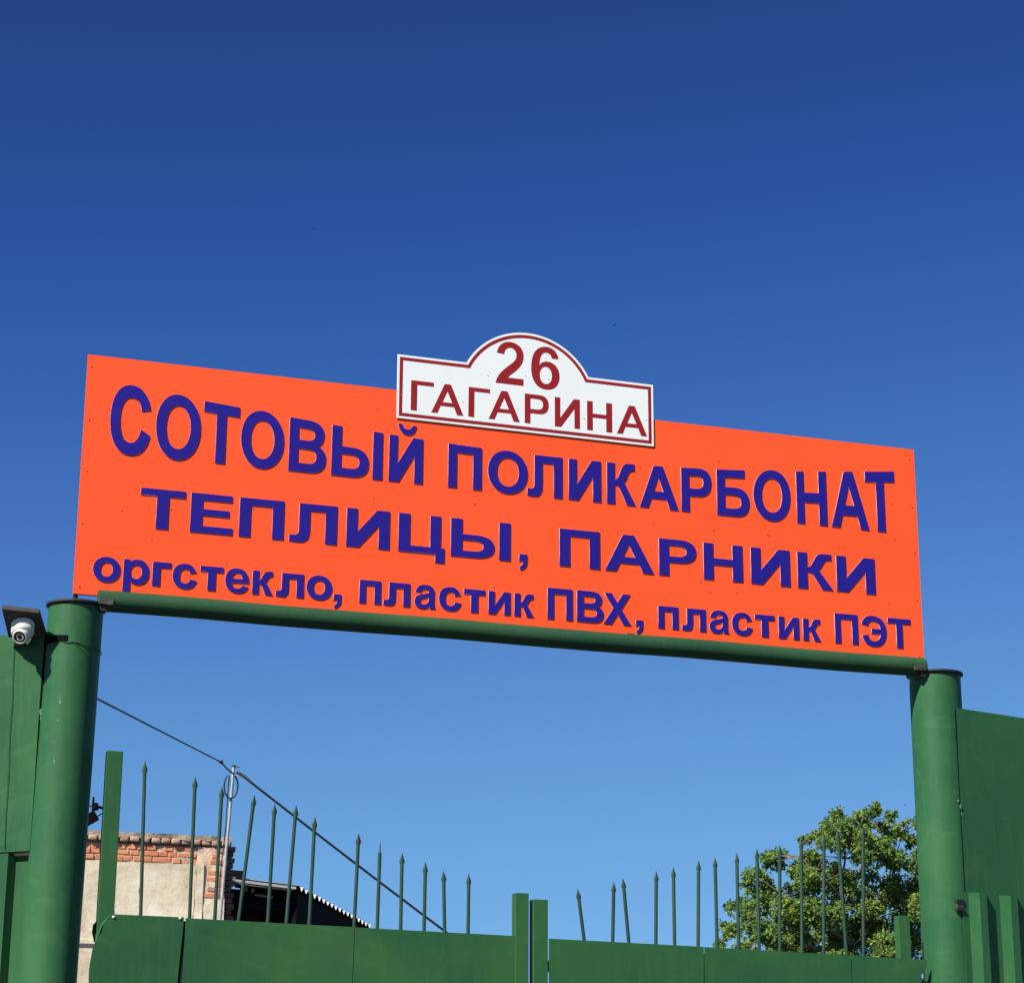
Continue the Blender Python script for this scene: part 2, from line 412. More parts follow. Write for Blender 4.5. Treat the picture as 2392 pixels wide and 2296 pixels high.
box('frame_bar', SX0 + .01, SX1 - .01, .012, .037, 5.06, 5.085, M['cap'], SIGN)
for xx in (-2.145, -1.1, 0, 1.05, 2.06):
    box('frame_bar', xx - .0125, xx + .0125, .014, .035, 4.0, 5.058, M['cap'], SIGN)
box('frame_leg', -2.162, -2.142, .012, .034, 3.918, 3.973, M['cap'], SIGN, .001)
box('frame_leg', 2.045, 2.070, .012, .034, 3.918, 3.973, M['cap'], SIGN, .001)

for k in range(5):
    z = 4.02 + k * .26 + random.uniform(-.02, .02)
    for xe in (SX0 + .022, SX1 - .022):
        lathe('screw', [(.0042, 0), (.0036, .0012), (0, .0018)], M['sign_screw'], Vector((xe + random.uniform(-.006, .006), -.0004, z)), Vector((0, -1, 0)), 8, SIGN)
for (x, z) in ((-1.30, 4.92), (-1.05, 4.93), (-.80, 4.55), (-.30, 4.57), (.30, 4.93), (.98, 4.92), (1.55, 4.91), (.62, 4.56), (1.45, 4.50), (-1.75, 4.40), (-.2, 4.17), (1.9, 4.26), (.92, 4.24)):
    lathe('screw', [(.0034, 0), (.0030, .0010), (0, .0015)], M['sign_screw'], Vector((x, -.0004, z)), Vector((0, -1, 0)), 8, SIGN)
# glyph outlines: closed contours; ('c', c1, c2, p) is a Bezier segment. x 0..1 across the letter, y 0..1 baseline to top
def C_(*a): return ('c',) + a
def ell(cx, cy, rx, ry, k=.58):
    kx, ky = rx * k, ry * k
    return [(cx + rx, cy), C_((cx + rx, cy + ky), (cx + kx, cy + ry), (cx, cy + ry)), C_((cx - kx, cy + ry), (cx - rx, cy + ky), (cx - rx, cy)),
            C_((cx - rx, cy - ky), (cx - kx, cy - ry), (cx, cy - ry)), C_((cx + kx, cy - ry), (cx + rx, cy - ky), (cx + rx, cy))]
def soft(w, bt, y0=0):
    return [(0, 0), (0, 1), (w, 1), (w, .60), (.40, .60), C_((.62, .60), (.73, .5), (.73, .3)), C_((.73, .1), (.62, 0), (.40, 0))], \
           [(w, .45), (.38, .45), C_((.5, .45), (.545, .39), (.545, .305)), C_((.545, .21), (.5, .165), (.38, .165)), (w, .165)]
G = {
 'О': [ell(.5, .5, .5, .518), ell(.5, .5, .275, .345)],
 'С': [[(.985, .695), C_((.93, .90), (.76, 1.018), (.52, 1.018)), C_((.2, 1.018), (0, .82), (0, .49)), C_((0, .18), (.2, -.018), (.52, -.018)),
        C_((.77, -.018), (.94, .09), (1, .30)), (.77, .385), C_((.73, .24), (.65, .165), (.52, .165)), C_((.35, .165), (.24, .29), (.24, .505)),
        C_((.24, .72), (.35, .835), (.52, .835)), C_((.66, .835), (.74, .77), (.765, .655))]],
 'Т': [[(0, .825), (0, 1), (1, 1), (1, .825), (.635, .825), (.635, 0), (.365, 0), (.365, .825)]],
 'В': [[(0, 0), (0, 1), (.52, 1), C_((.78, 1), (.94, .92), (.94, .75)), C_((.94, .64), (.88, .56), (.79, .525)), C_((.92, .485), (1, .4), (1, .275)), C_((1, .1), (.85, 0), (.60, 0))],
       [(.25, .835), (.46, .835), C_((.62, .835), (.69, .80), (.69, .72)), C_((.69, .64), (.62, .605), (.46, .605)), (.25, .605)],
       [(.25, .44), (.52, .44), C_((.68, .44), (.74, .39), (.74, .305)), C_((.74, .21), (.67, .165), (.52, .165)), (.25, .165)]],
 'Ы': [*soft(.19, .1), [(.81, 0), (.81, 1), (1, 1), (1, 0)]],
 'И': [[(0, 0), (0, 1), (.25, 1), (.25, .385), (.71, 1), (1, 1), (1, 0), (.75, 0), (.75, .61), (.29, 0)]],
 'П': [[(0, 0), (0, 1), (1, 1), (1, 0), (.745, 0), (.745, .815), (.255, .815), (.255, 0)]],
 'Л': [[(.2, 1), (1, 1), (1, 0), (.755, 0), (.755, .815), (.43, .815), (.43, .33), C_((.43, .09), (.36, -.012), (.20, -.012)), C_((.12, -.012), (.06, -.005), (0, 0)),
        (0, .172), (.09, .168), C_((.17, .168), (.20, .205), (.20, .33))]],
 'К': [[(0, 0), (0, 1), (.275, 1), (.275, .60), C_((.37, .60), (.40, .67), (.46, .79)), C_((.545, .96), (.62, 1.005), (.78, 1.005)), (.965, 1.0), (.965, .835),
        C_((.81, .85), (.77, .80), (.71, .69)), C_((.67, .61), (.64, .56), (.58, .53)), C_((.62, .52), (.65, .48), (.68, .43)), (1, 0), (.69, 0), (.44, .39), C_((.38, .455), (.34, .46), (.275, .46)), (.275, 0)]],
 'А': [[(0, 0), (.365, 1), (.60, 1), (1, 0), (.775, 0), (.69, .225), (.30, .225), (.22, 0)], [(.365, .40), (.485, .74), (.615, .40)]],
 'Р': [[(0, 0), (0, 1), (.55, 1), C_((.84, 1), (1, .9), (1, .69)), C_((1, .47), (.84, .365), (.56, .365)), (.265, .365), (.265, 0)],
       [(.265, .83), (.50, .83), C_((.66, .83), (.735, .79), (.735, .685)), C_((.735, .58), (.66, .535), (.50, .535)), (.265, .535)]],
 'Б': [[(0, 0), (0, 1), (.87, 1), (.87, .83), (.25, .83), (.25, .62), (.5, .62), C_((.82, .62), (1, .52), (1, .31)), C_((1, .1), (.84, 0), (.56, 0))],
       [(.25, .455), (.47, .455), C_((.66, .455), (.745, .41), (.745, .31)), C_((.745, .21), (.67, .165), (.5, .165)), (.25, .165)]],
 'Н': [[(0, 0), (0, 1), (.25, 1), (.25, .595), (.74, .595), (.74, 1), (1, 1), (1, 0), (.74, 0), (.74, .41), (.25, .41), (.25, 0)]],
 'Е': [[(0, 0), (0, 1), (.97, 1), (.97, .83), (.28, .83), (.28, .605), (.91, .605), (.91, .44), (.28, .44), (.28, .17), (1, .17), (1, 0)]],
 'Ц': [[(0, 0), (0, 1), (.245, 1), (.245, .17), (.685, .17), (.685, 1), (.915, 1), (.915, .165), (1, .165), (1, -.22), (.80, -.22), (.80, 0)]],
 'Х': [[(0, 0), (.355, .52), (.03, 1), (.31, 1), (.505, .70), (.70, 1), (.97, 1), (.645, .51), (1, 0), (.72, 0), (.50, .33), (.28, 0)]],
 'Э': [[(0, .715), C_((.06, .92), (.23, 1.018), (.46, 1.018)), C_((.78, 1.018), (1, .83), (1, .5)), C_((1, .18), (.8, -.018), (.48, -.018)), C_((.23, -.018), (.06, .1), (.02, .33)),
        (.26, .375), C_((.29, .23), (.36, .165), (.48, .165)), C_((.63, .165), (.735, .25), (.76, .415)), (.40, .415), (.40, .585), (.76, .585), C_((.735, .75), (.63, .835), (.47, .835)), C_((.35, .835), (.29, .78), (.26, .665))]],
 ',': [[(0, 1), (1, 1), (1, .58), C_((1, .28), (.72, .08), (.18, 0)), (0, .16), C_((.3, .24), (.46, .36), (.48, .55)), (0, .55)]],
 'breve': [[(.245, 1.27), C_((.29, 1.10), (.40, 1.045), (.525, 1.045)), C_((.66, 1.045), (.76, 1.10), (.80, 1.27)), (.68, 1.27), C_((.65, 1.20), (.60, 1.17), (.525, 1.17)), C_((.45, 1.17), (.39, 1.20), (.37, 1.27))]],
 # lower case, y 0..1 is the x-height
 'о': [ell(.5, .5, .5, .525), ell(.5, .5, .225, .30)],
 'р': [[(0, -.36), (0, 1), (.25, 1), (.25, .89), C_((.33, .98), (.43, 1.02), (.55, 1.02)), C_((.83, 1.02), (1, .82), (1, .5)), C_((1, .17), (.82, -.02), (.56, -.02)), C_((.45, -.02), (.35, .02), (.275, .1)), (.275, -.36)],
       ell(.50, .5, .225, .29)],
 'г': [[(0, 0), (0, 1), (1, 1), (1, .775), (.42, .775), (.42, 0)]],
 'с': [[(.97, .68), C_((.90, .91), (.74, 1.022), (.52, 1.022)), C_((.2, 1.022), (0, .83), (0, .495)), C_((0, .18), (.2, -.022), (.52, -.022)), C_((.77, -.022), (.93, .1), (1, .335)),
        (.72, .385), C_((.70, .25), (.63, .195), (.53, .195)), C_((.37, .195), (.29, .30), (.29, .51)), C_((.29, .71), (.37, .805), (.53, .805)), C_((.63, .805), (.69, .76), (.71, .64))]],
 'т': [[(0, .775), (0, 1), (1, 1), (1, .775), (.67, .775), (.67, 0), (.33, 0), (.33, .775)]],
 'е': [[(1, .41), (.285, .41), C_((.29, .25), (.38, .165), (.52, .165)), C_((.62, .165), (.69, .21), (.72, .305)), (.98, .26), C_((.9, .07), (.75, -.022), (.52, -.022)), C_((.19, -.022), (0, .18), (0, .5)),
        C_((0, .82), (.2, 1.022), (.49, 1.022)), C_((.83, 1.022), (1, .80), (1, .41))], [(.29, .575), (.72, .575), C_((.71, .74), (.63, .83), (.50, .83)), C_((.38, .83), (.30, .74), (.29, .575))]],
 'к': [[(0, 0), (0, 1), (.31, 1), (.31, .61), C_((.42, .61), (.42, .68), (.49, .80)), C_((.58, .97), (.66, 1.005), (.82, 1.005)), (.97, 1.0), (.97, .80), C_((.86, .80), (.80, .77), (.74, .67)), C_((.71, .61), (.68, .57), (.62, .54)),
        C_((.66, .53), (.69, .49), (.72, .44)), (1, 0), (.64, 0), (.46, .36), C_((.41, .43), (.38, .435), (.31, .435)), (.31, 0)]],
 'л': [[(.205, 1), (1, 1), (1, 0), (.745, 0), (.745, .775), (.455, .775), (.455, .36), C_((.455, .10), (.38, -.012), (.21, -.012)), C_((.12, -.012), (.06, -.005), (0, .01)), (0, .235), (.07, .225), C_((.17, .225), (.205, .25), (.205, .36))]],
 'п': [[(0, 0), (0, 1), (1, 1), (1, 0), (.70, 0), (.70, .775), (.30, .775), (.30, 0)]],
 'и': [[(0, 0), (0, 1), (.28, 1), (.28, .39), (.70, 1), (1, 1), (1, 0), (.72, 0), (.72, .60), (.31, 0)]],
 'а': [[(.04, .70), C_((.1, .93), (.25, 1.022), (.50, 1.022)), C_((.80, 1.022), (.93, .9), (.93, .68)), (.92, .28), C_((.92, .15), (.94, .07), (1, 0)), (.72, 0), (.69, .10), C_((.6, .02), (.5, -.022), (.34, -.022)),
        C_((.13, -.022), (0, .1), (0, .28)), C_((0, .46), (.12, .55), (.35, .60)), C_((.5, .63), (.6, .65), (.66, .68)), C_((.66, .78), (.60, .825), (.48, .825)), C_((.37, .825), (.31, .78), (.29, .66))],
       [(.66, .50), C_((.6, .48), (.52, .455), (.44, .435)), C_((.33, .41), (.27, .36), (.27, .285)), C_((.27, .21), (.33, .165), (.42, .165)), C_((.57, .165), (.66, .27), (.66, .42))]],
 '2': [[(.03, .72), C_((.08, .90), (.25, 1.01), (.50, 1.01)), C_((.80, 1.01), (.98, .88), (.98, .70)), C_((.98, .55), (.88, .45), (.70, .33)), C_((.56, .24), (.48, .21), (.43, .155)), (.98, .155), (.98, 0), (0, 0),
        C_((.03, .15), (.14, .25), (.42, .42)), C_((.62, .53), (.73, .60), (.73, .70)), C_((.73, .80), (.64, .87), (.51, .87)), C_((.38, .87), (.31, .81), (.29, .70))]],
 '6': [[(.965, .745), C_((.93, .92), (.76, 1.01), (.54, 1.01)), C_((.2, 1.01), (0, .83), (0, .48)), C_((0, .15), (.2, -.01), (.53, -.01)), C_((.81, -.01), (1, .12), (1, .33)), C_((1, .53), (.82, .66), (.57, .66)),
        C_((.45, .66), (.35, .62), (.285, .55)), C_((.30, .77), (.38, .87), (.53, .87)), C_((.64, .87), (.70, .83), (.725, .745))], ell(.515, .325, .215, .205)],
 # the lighter lettering of the number plate
 'pГ': [[(0, 0), (0, 1), (1, 1), (1, .865), (.27, .865), (.27, 0)]],
 'pА': [[(0, 0), (.405, 1), (.60, 1), (1, 0), (.80, 0), (.705, .255), (.285, .255), (.19, 0)], [(.345, .385), (.495, .76), (.65, .385)]],
 'pР': [[(0, 0), (0, 1), (.58, 1), C_((.85, 1), (1, .9), (1, .68)), C_((1, .45), (.85, .35), (.58, .35)), (.235, .35), (.235, 0)],
        [(.235, .855), (.53, .855), C_((.68, .855), (.765, .80), (.765, .68)), C_((.765, .56), (.68, .50), (.53, .50)), (.235, .50)]],
 'pИ': [[(0, 0), (0, 1), (.215, 1), (.215, .31), (.76, 1), (1, 1), (1, 0), (.785, 0), (.785, .67), (.245, 0)]],
 'pН': [[(0, 0), (0, 1), (.225, 1), (.225, .58), (.765, .58), (.765, 1), (1, 1), (1, 0), (.765, 0), (.765, .445), (.225, .445), (.225, 0)]],
}
G['Й'] = G['И'] + G['breve']
def contour_pts(ct, n=9):
    out = []; cur_ = None
    for e in ct:
        if e[0] == 'c':
            _, a, b, p = e; q = cur_
            for k in range(1, n + 1):
                t_ = k / n; s_ = 1 - t_
                out.append(tuple(s_ ** 3 * q[i] + 3 * s_ * s_ * t_ * a[i] + 3 * s_ * t_ * t_ * b[i] + t_ ** 3 * p[i] for i in (0, 1)))
            cur_ = p
        else:
            if cur_ is not None:
                for k in range(1, 4): out.append(tuple(cur_[i] + (e[i] - cur_[i]) * k / 3 for i in (0, 1)))
            else: out.append(e)
            cur_ = e
    if (out[0][0] - out[-1][0]) ** 2 + (out[0][1] - out[-1][1]) ** 2 < 1e-10: out.pop()
    return out
def curve_mesh(contours, thick, dy):
    """filled, extruded outline; outline plane is x-z, front face towards -y at y = -dy"""
    cu = bpy.data.curves.new('outline', 'CURVE'); cu.dimensions = '2D'; cu.fill_mode = 'BOTH'; cu.extrude = thick / 2
    for ct in contours:
        sp = cu.splines.new('POLY'); sp.points.add(len(ct) - 1); sp.use_cyclic_u = True
        for p, q in zip(sp.points, ct): p.co = (q[0], q[1], 0, 1)
    ob = bpy.data.objects.new('outline', cu); COL.objects.link(ob)
    bpy.context.view_layer.update()
    me = bpy.data.meshes.new_from_object(ob.evaluated_get(bpy.context.evaluated_depsgraph_get()))
    bpy.data.objects.remove(ob); bpy.data.curves.remove(cu)
    co = np.empty(len(me.vertices) * 3); me.vertices.foreach_get('co', co); co = co.reshape(-1, 3)
    new = np.stack([co[:, 0], -dy + thick / 2 - co[:, 2], co[:, 1]], 1)      # (x, y, z)
    me.vertices.foreach_set('co', new.ravel()); me.update()
    bm = bmesh.new(); bm.from_mesh(me); bmesh.ops.remove_doubles(bm, verts=bm.verts, dist=1e-6)
    bmesh.ops.recalc_face_normals(bm, faces=bm.faces); bm.to_mesh(me); bm.free()
    return me
def glyph(ch, mapf, thick, dy, mats, name, root, label=None):
    me = curve_mesh([[mapf(*p) for p in contour_pts(c)] for c in G[ch]], thick, dy)
    me.materials.clear()
    for mt in mats: me.materials.append(mt)
    if len(mats) > 1:
        me.polygons.foreach_set('material_index', [0 if abs(p.normal.y) > .7 else 1 for p in me.polygons])
    me.name = name
    o = bpy.data.objects.new(name, me); COL.objects.link(o); keep(o, root)
    if label: o['label'] = label
    return o

TOP1 = (-0.00041, -0.00133, 0.00391, 0.03622, -0.00915, 4.84736)
def top1(x): return sum(c * x ** (5 - i) for i, c in enumerate(TOP1))
R1 = [('С', -2.049, -1.864), ('О', -1.839, -1.632), ('Т', -1.62, -1.452), ('О', -1.442, -1.238), ('В', -1.213, -1.035), ('Ы', -1.008, -0.76), ('Й', -0.728, -0.561), ('П', -0.434, -0.266), ('О', -0.234, -0.032), ('Л', -0.033, 0.147), ('И', 0.18, 0.348), ('К', 0.379, 0.531), ('А', 0.551, 0.758), ('Р', 0.774, 0.936), ('Б', 0.966, 1.142), ('О', 1.165, 1.369), ('Н', 1.404, 1.572), ('А', 1.596, 1.808), ('Т', 1.794, 1.962)]
R2 = [('Т', -1.891, -1.686), ('Е', -1.66, -1.464), ('П', -1.434, -1.225), ('Л', -1.198, -0.972), ('И', -0.926, -0.718), ('Ц', -0.674, -0.447), ('Ы', -0.416, -0.118), ('П', 0.132, 0.339), ('А', 0.366, 0.623), ('Р', 0.649, 0.847), ('Н', 0.886, 1.096), ('И', 1.141, 1.354), ('К', 1.396, 1.592), ('И', 1.612, 1.828)]
R3 = [('о', -2.086, -1.964), ('р', -1.95, -1.835), ('г', -1.819, -1.736), ('с', -1.728, -1.618), ('т', -1.602, -1.497), ('е', -1.487, -1.378), ('к', -1.361, -1.265), ('л', -1.251, -1.121), ('о', -1.108, -0.987), ('п', -0.856, -0.753), ('л', -0.74, -0.612), ('а', -0.59, -0.485), ('с', -0.471, -0.361), ('т', -0.348, -0.243), ('и', -0.226, -0.117), ('к', -0.097, 0.001), ('П', 0.07, 0.197), ('В', 0.22, 0.356), ('Х', 0.356, 0.499), ('п', 0.64, 0.746), ('л', 0.765, 0.891), ('а', 0.91, 1.016), ('с', 1.03, 1.141), ('т', 1.154, 1.261), ('и', 1.282, 1.393), ('к', 1.415, 1.513), ('П', 1.591, 1.719), ('Э', 1.739, 1.879), ('Т', 1.887, 2.017)]
LM = [M['blue_film'], M['letter_edge']]
TH, DY = .0030, .0036
for ch, a, b in R1:
    def mp(u, v, a=a, b=b):
        x = a + (b - a) * u; z0 = 4.6394 - .0009 * x; return (x, z0 + (top1(x) - z0) * v)
    glyph(ch, mp, TH, DY, LM, 'letter', SIGN, 'blue letter %s in the top row' % ch)
for ch, a, b in R2:
    glyph(ch, lambda u, v: (a + (b - a) * u, 4.3025 + .186 * v), TH, DY, LM, 'letter', SIGN, 'blue letter %s in the middle row' % ch)
for ch, a, b in R3:
    h = .1528 if ch in 'ПВХЭТ' else .111
    glyph(ch, lambda u, v: (a + (b - a) * u, 4.0363 + h * v), TH, DY, LM, 'letter', SIGN, 'blue letter %s in the bottom row' % ch)
for (a, b, z1, z0, row) in ((-.074, -.033, 4.342, 4.263, 'middle'), (-.978, -.942, 4.068, 4.001, 'bottom'), (.523, .56, 4.067, 4.0, 'bottom')):
    glyph(',', lambda u, v: (a + (b - a) * u, z0 + (z1 - z0) * v), TH, DY, LM, 'comma', SIGN)

# ------------------------------------------------------------------ street number plate on the top edge of the sign
PLATE = empty('street_plate', (-.03, -.014, 4.957), 'white street plate with dark red border on the top edge of the orange sign', 'sign')
def plate_outline(d):
    x0, x1, z0, z1 = -.697 + d, .629 - d, 4.957 + d, 5.279 - d
    cx_, cz_, R_ = -.032, 5.114, .357 - d
    dz = z1 - cz_; hw = math.sqrt(R_ * R_ - dz * dz); a0 = math.atan2(dz, hw)
    pts = [(x0, z0), (x1, z0), (x1, z1)]
    for k in range(49):
        a = a0 + (math.pi - 2 * a0) * k / 48; pts.append((cx_ + R_ * math.cos(a), cz_ + R_ * math.sin(a)))
    pts.append((x0, z1)); return pts
def add_me(me, mat, name, root):
    me.materials.clear(); me.materials.append(mat); me.name = name
    o = bpy.data.objects.new(name, me); COL.objects.link(o); return keep(o, root)
add_me(curve_mesh([plate_outline(0)], .0025, .0066), M['plate'], 'plate', PLATE)
add_me(curve_mesh([plate_outline(.0115), plate_outline(.0275)], .0006, .0074), M['red_film'], 'border', PLATE)
for ch, a, b, z0, z1 in (('2', -.199, -.053, 5.193, 5.411), ('6', -.016, .132, 5.190, 5.409)):
    glyph(ch, lambda u, v: (a + (b - a) * u, z0 + (z1 - z0) * v), .0006, .0074, [M['red_film']], 'digit', PLATE, 'dark red number %s' % ch)
for ch, a, b in (('pГ', -.627, -.513), ('pА', -.524, -.362), ('pГ', -.337, -.228), ('pА', -.234, -.074), ('pР', -.049, .075), ('pИ', .107, .238), ('pН', .276, .408), ('pА', .433, .594)):
    glyph(ch, lambda u, v: (a + (b - a) * u, 5.0035 + .1515 * v), .0006, .0074, [M['red_film']], 'letter', PLATE, 'dark red letter %s' % ch[1])
for x, z in ((-.238, 5.225), (-.045, 5.245), (.075, 5.245), (-.672, 5.075), (-.365, 5.075), (-.085, 5.07), (.26, 5.06), (.59, 5.09)):
    lathe('rivet', [(.0032, 0), (.0028, .0010), (0, .0014)], M['rivet'], Vector((x, -.0066, z)), Vector((0, -1, 0)), 10, PLATE)
for x in (-.45, .4):
    box('stay', x - .02, x + .02, -.0040, .0090, 5.1005, 5.27, M['cap'], PLATE)

# ------------------------------------------------------------------ gate leaves
def gate_top(x): return 2.5545 - .0205 * (x - .0)          # sagging top edge
def warped_sheet(name, outline, mat, root, y, seed, thick=.0016, amp=.004):
    """thin sheet steel, gently oil-canned. outline: list of (x, z)"""
    bm = bmesh.new(); xs = [p[0] for p in outline]; zs = [p[1] for p in outline]
    fr = [bm.verts.new((px, 0, pz)) for px, pz in outline]; f = bm.faces.new(fr)
    x = min(xs) + .05
    while x < max(xs):
        bmesh.ops.bisect_plane(bm, geom=bm.verts[:] + bm.edges[:] + bm.faces[:], plane_co=(x, 0, 0), plane_no=(1, 0, 0)); x += .06
    z = max(zs) - .03
    while z > max(min(zs), 1.6):
        bmesh.ops.bisect_plane(bm, geom=bm.verts[:] + bm.edges[:] + bm.faces[:], plane_co=(0, 0, z), plane_no=(0, 0, 1)); z -= .06
    for v in bm.verts:
        v.co.y = y + amp * noise.noise(Vector((v.co.x * 2.6 + seed, v.co.z * 2.2, seed)))
    bmesh.ops.recalc_face_normals(bm, faces=bm.faces)
    if bm.faces[:][0].normal.y > 0: bmesh.ops.reverse_faces(bm, faces=bm.faces)
    r = bmesh.ops.extrude_face_region(bm, geom=bm.faces[:])
    for v in [e for e in r['geom'] if isinstance(e, bmesh.types.BMVert)]: v.co.y += thick
    o = from_bm(name, bm, mat); auto_smooth(o, 30)
    if root: keep(o, root)
    return o
def spear(root, xb, zb, xt, zt, y=-.02, dark=False, needle=False, seg=10):
    """a rod with a flattened forged spear point"""
    d = Vector((xt - xb, 0, zt - zb)); L = d.length; d.normalize()
    base = Vector((xb, y, zb - .12)) - d * .0
    hl = .060 if not needle else .052
    neck = Vector((xt, y, zt)) - d * hl
    start = Vector((xb, y, zb)) - d * .45
    mid = start.lerp(neck, .55) + Vector((random.uniform(-.0025, .0025), 0, 0))
    bm = bmesh.new(); tube_bm(bm, [start, mid, neck], .0082, seg); rod = from_bm('spike', bm, M['spike']); auto_smooth(rod, 50); keep(rod, root)
    side = Vector((d.z, 0, -d.x)); bm = bmesh.new(); rings = []
    prof = [(0, .0085, .0085), (.14, .0088, .008), (.30, .0125, .0065), (.40, .0122, .006), (.62, .0075, .0045), (.85, .0028, .0022), (1.0, .0006, .0006)]
    if needle: prof = [(0, .0085, .0085), (.06, .0085, .0085), (.10, .0042, .0042), (.6, .0028, .0028), (1, .0005, .0005)]
    for t_, w_, dd in prof:
        c = neck + d * hl * t_
        rings.append([bm.verts.new(c + side * w_ * math.cos(a) + Vector((0, 1, 0)) * dd * math.sin(a)) for a in [2 * math.pi * k / 8 for k in range(8)]])
    for a, b in zip(rings[:-1], rings[1:]):
        for k in range(8): bm.faces.new((a[k], a[(k + 1) % 8], b[(k + 1) % 8], b[k]))
    bm.faces.new(rings[-1])
    tp = from_bm('spear_tip', bm, M['cap'] if dark else M['spike']); auto_smooth(tp, 60)
    tp.parent = rod
    return rod

GL = empty('gate_leaf', (-1.0, .1, 0), 'left leaf of the green metal gate, below the brick building, with curled sheet corner', 'gate', 'two leaves of the spiked green gate')
GR = empty('gate_leaf', (1.1, .1, 0), 'right leaf of the green metal gate, in front of the tree', 'gate', 'two leaves of the spiked green gate')
ZB = .12
# sheets (x, z); the first one has a ragged rolled-back corner
left_edge = [(-2.0030, 2.2781), (-2.0059, 2.3293), (-2.0010, 2.3776), (-1.9951, 2.4180), (-1.9862, 2.4436), (-1.9754, 2.4653), (-1.9655, 2.4870), (-1.9567, 2.5166), (-1.9419, 2.5441), (-1.9271, 2.5688)]
jag = [(x + random.uniform(-.004, .004), z + random.uniform(-.002, .002)) for x, z in left_edge]
warped_sheet('gate_sheet', [(-2.0197, ZB), (-2.0050, 1.4029), (-2.0000, 2.1913)] + jag + [(-1.6137, 2.5668), (-1.6295, 2.2899), (-1.6649, ZB)], M['gate'], GL, -.060, 1.3)
warped_sheet('gate_sheet', [(-1.6373, ZB), (-1.6098, 2.1913), (-1.6058, 2.5639), (-0.8553, 2.5520), (-0.8598, 2.2899), (-0.8667, ZB)], M['gate'], GL, -.060, 5.1, amp=.0035)
warped_sheet('gate_sheet', [(-0.8627, ZB), (-0.8563, 2.2899), (-0.8524, 2.5515), (-0.0999, 2.5392), (-0.0994, 2.4870), (-0.0960, 2.2899), (-0.0930, ZB)], M['gate'], GL, -.062, 9.7)
# rolled-back corner of the torn sheet
bm = bmesh.new()
fold = [(-1.9251, 2.5698), (-1.9458, 2.5422), (-1.9645, 2.5136), (-1.9734, 2.4821), (-1.9862, 2.4495)]
outer = [(-1.9330, 2.5727), (-1.9705, 2.5510), (-1.9981, 2.5244), (-2.0010, 2.4919), (-1.9921, 2.4574)]
va = [bm.verts.new((x, -.061, z)) for x, z in fold]
vb = [bm.verts.new(((x + X_) / 2, -.016 + .006 * math.sin(i), (z + Z_) / 2)) for i, ((x, z), (X_, Z_)) in enumerate(zip(fold, outer))]
vc = [bm.verts.new((x, -.028 - .004 * i, z)) for i, (x, z) in enumerate(outer)]
for A_, B_ in ((va, vb), (vb, vc)):
    for i in range(4): bm.faces.new((A_[i], A_[i + 1], B_[i + 1], B_[i]))
r_ = bmesh.ops.extrude_face_region(bm, geom=bm.faces[:])
for v in [e for e in r_['geom'] if isinstance(e, bmesh.types.BMVert)]: v.co.y += .0016
keep(from_bm('curled_corner', bm, M['gate']), GL)
for (x, z) in ((-1.9163, 2.5565), (-1.6309, 2.5614)):
    lathe('screw', [(.0065, 0), (.0060, .0030), (.003, .0048), (0, .005)], M['screw'], Vector((x, -.0625, z)), Vector((0, -1, 0)), 12, GL)
# stiles, and dark bars added behind the sheet seams to blacken the gaps
for xx in (-1.618, -.853): box('frame_bar', xx - .03, xx + .03, -.053, -.047, ZB, 2.552, M['dark_gap'], GL)
for xx in (.816, 1.578): box('frame_bar', xx - .03, xx + .03, -.053, -.047, ZB, 2.492, M['dark_gap'], GR)
box('stile', -1.9810, -1.9111, -0.0450, 0.0030, ZB, 3.2716, M['gate'], GL, .003)
box('stile', -0.1041, -0.0417, -0.0640, -0.0070, ZB, 2.7325, M['gate'], GL, .0025)
box('rail', -1.9071, -0.1015, -0.0430, -0.0170, 2.427, 2.4767, M['gate'], GL)
box('rail', -1.9071, -0.1015, -0.0430, -0.0170, 0.319, 0.3687, M['gate'], GL)
spl = [(-1.8110, 3.2396, -1.7962, 2.5757), (-1.5857, 3.1845, -1.5818, 2.5747), (-1.4647, 3.1481, -1.4716, 2.5728), (-1.3172, 3.1196, -1.3664, 2.5728), (-1.2238, 3.0852, -1.2385, 2.5708), (-1.1264, 3.0832, -1.1520, 2.5698), (-1.0389, 3.0360, -1.0516, 2.5688),
       (-0.8353, 2.9721, -0.8471, 2.5619), (-0.7349, 2.9367, -0.7408, 2.5590), (-0.6317, 2.8944, -0.6317, 2.5560), (-0.5215, 2.8590, -0.5225, 2.5511), (-0.4359, 2.8236, -0.4251, 2.5491), (-0.3159, 2.8157, -0.3149, 2.5472)]
for i, (xt, zt, xb, zb) in enumerate(spl): spear(GL, xb, zb, xt, zt, dark=(i == 7), needle=(i == 8))
warped_sheet('gate_sheet', [(0.0529, ZB), (0.0558, 2.2899), (0.0578, 2.5338), (0.8206, 2.5220), (0.8176, 2.2899), (0.8166, ZB)], M['gate'], GR, -.060, 2.2)
warped_sheet('gate_sheet', [(0.8186, ZB), (0.8211, 2.2899), (0.8235, 2.5210), (1.5814, 2.5067), (1.5795, 2.2899), (1.5775, ZB)], M['gate'], GR, -.0585, 6.4, amp=.0035)
warped_sheet('gate_sheet', [(1.5795, ZB), (1.5819, 2.2899), (1.5844, 2.5057), (1.9027, 2.4998), (1.9520, 2.4988), (1.9835, 2.4949), (1.9786, 2.4574), (1.9520, 2.4279), (1.9461, 2.2899), (1.9421, ZB)], M['gate'], GR, -.060, 3.9)
box('stile', -0.0191, 0.0507, -0.0640, -0.0070, ZB, 2.7070, M['gate'], GR, .0025)
box('stile', 1.8499, 1.9109, -0.0450, 0.0030, ZB, 2.7052, M['gate'], GR, .003)
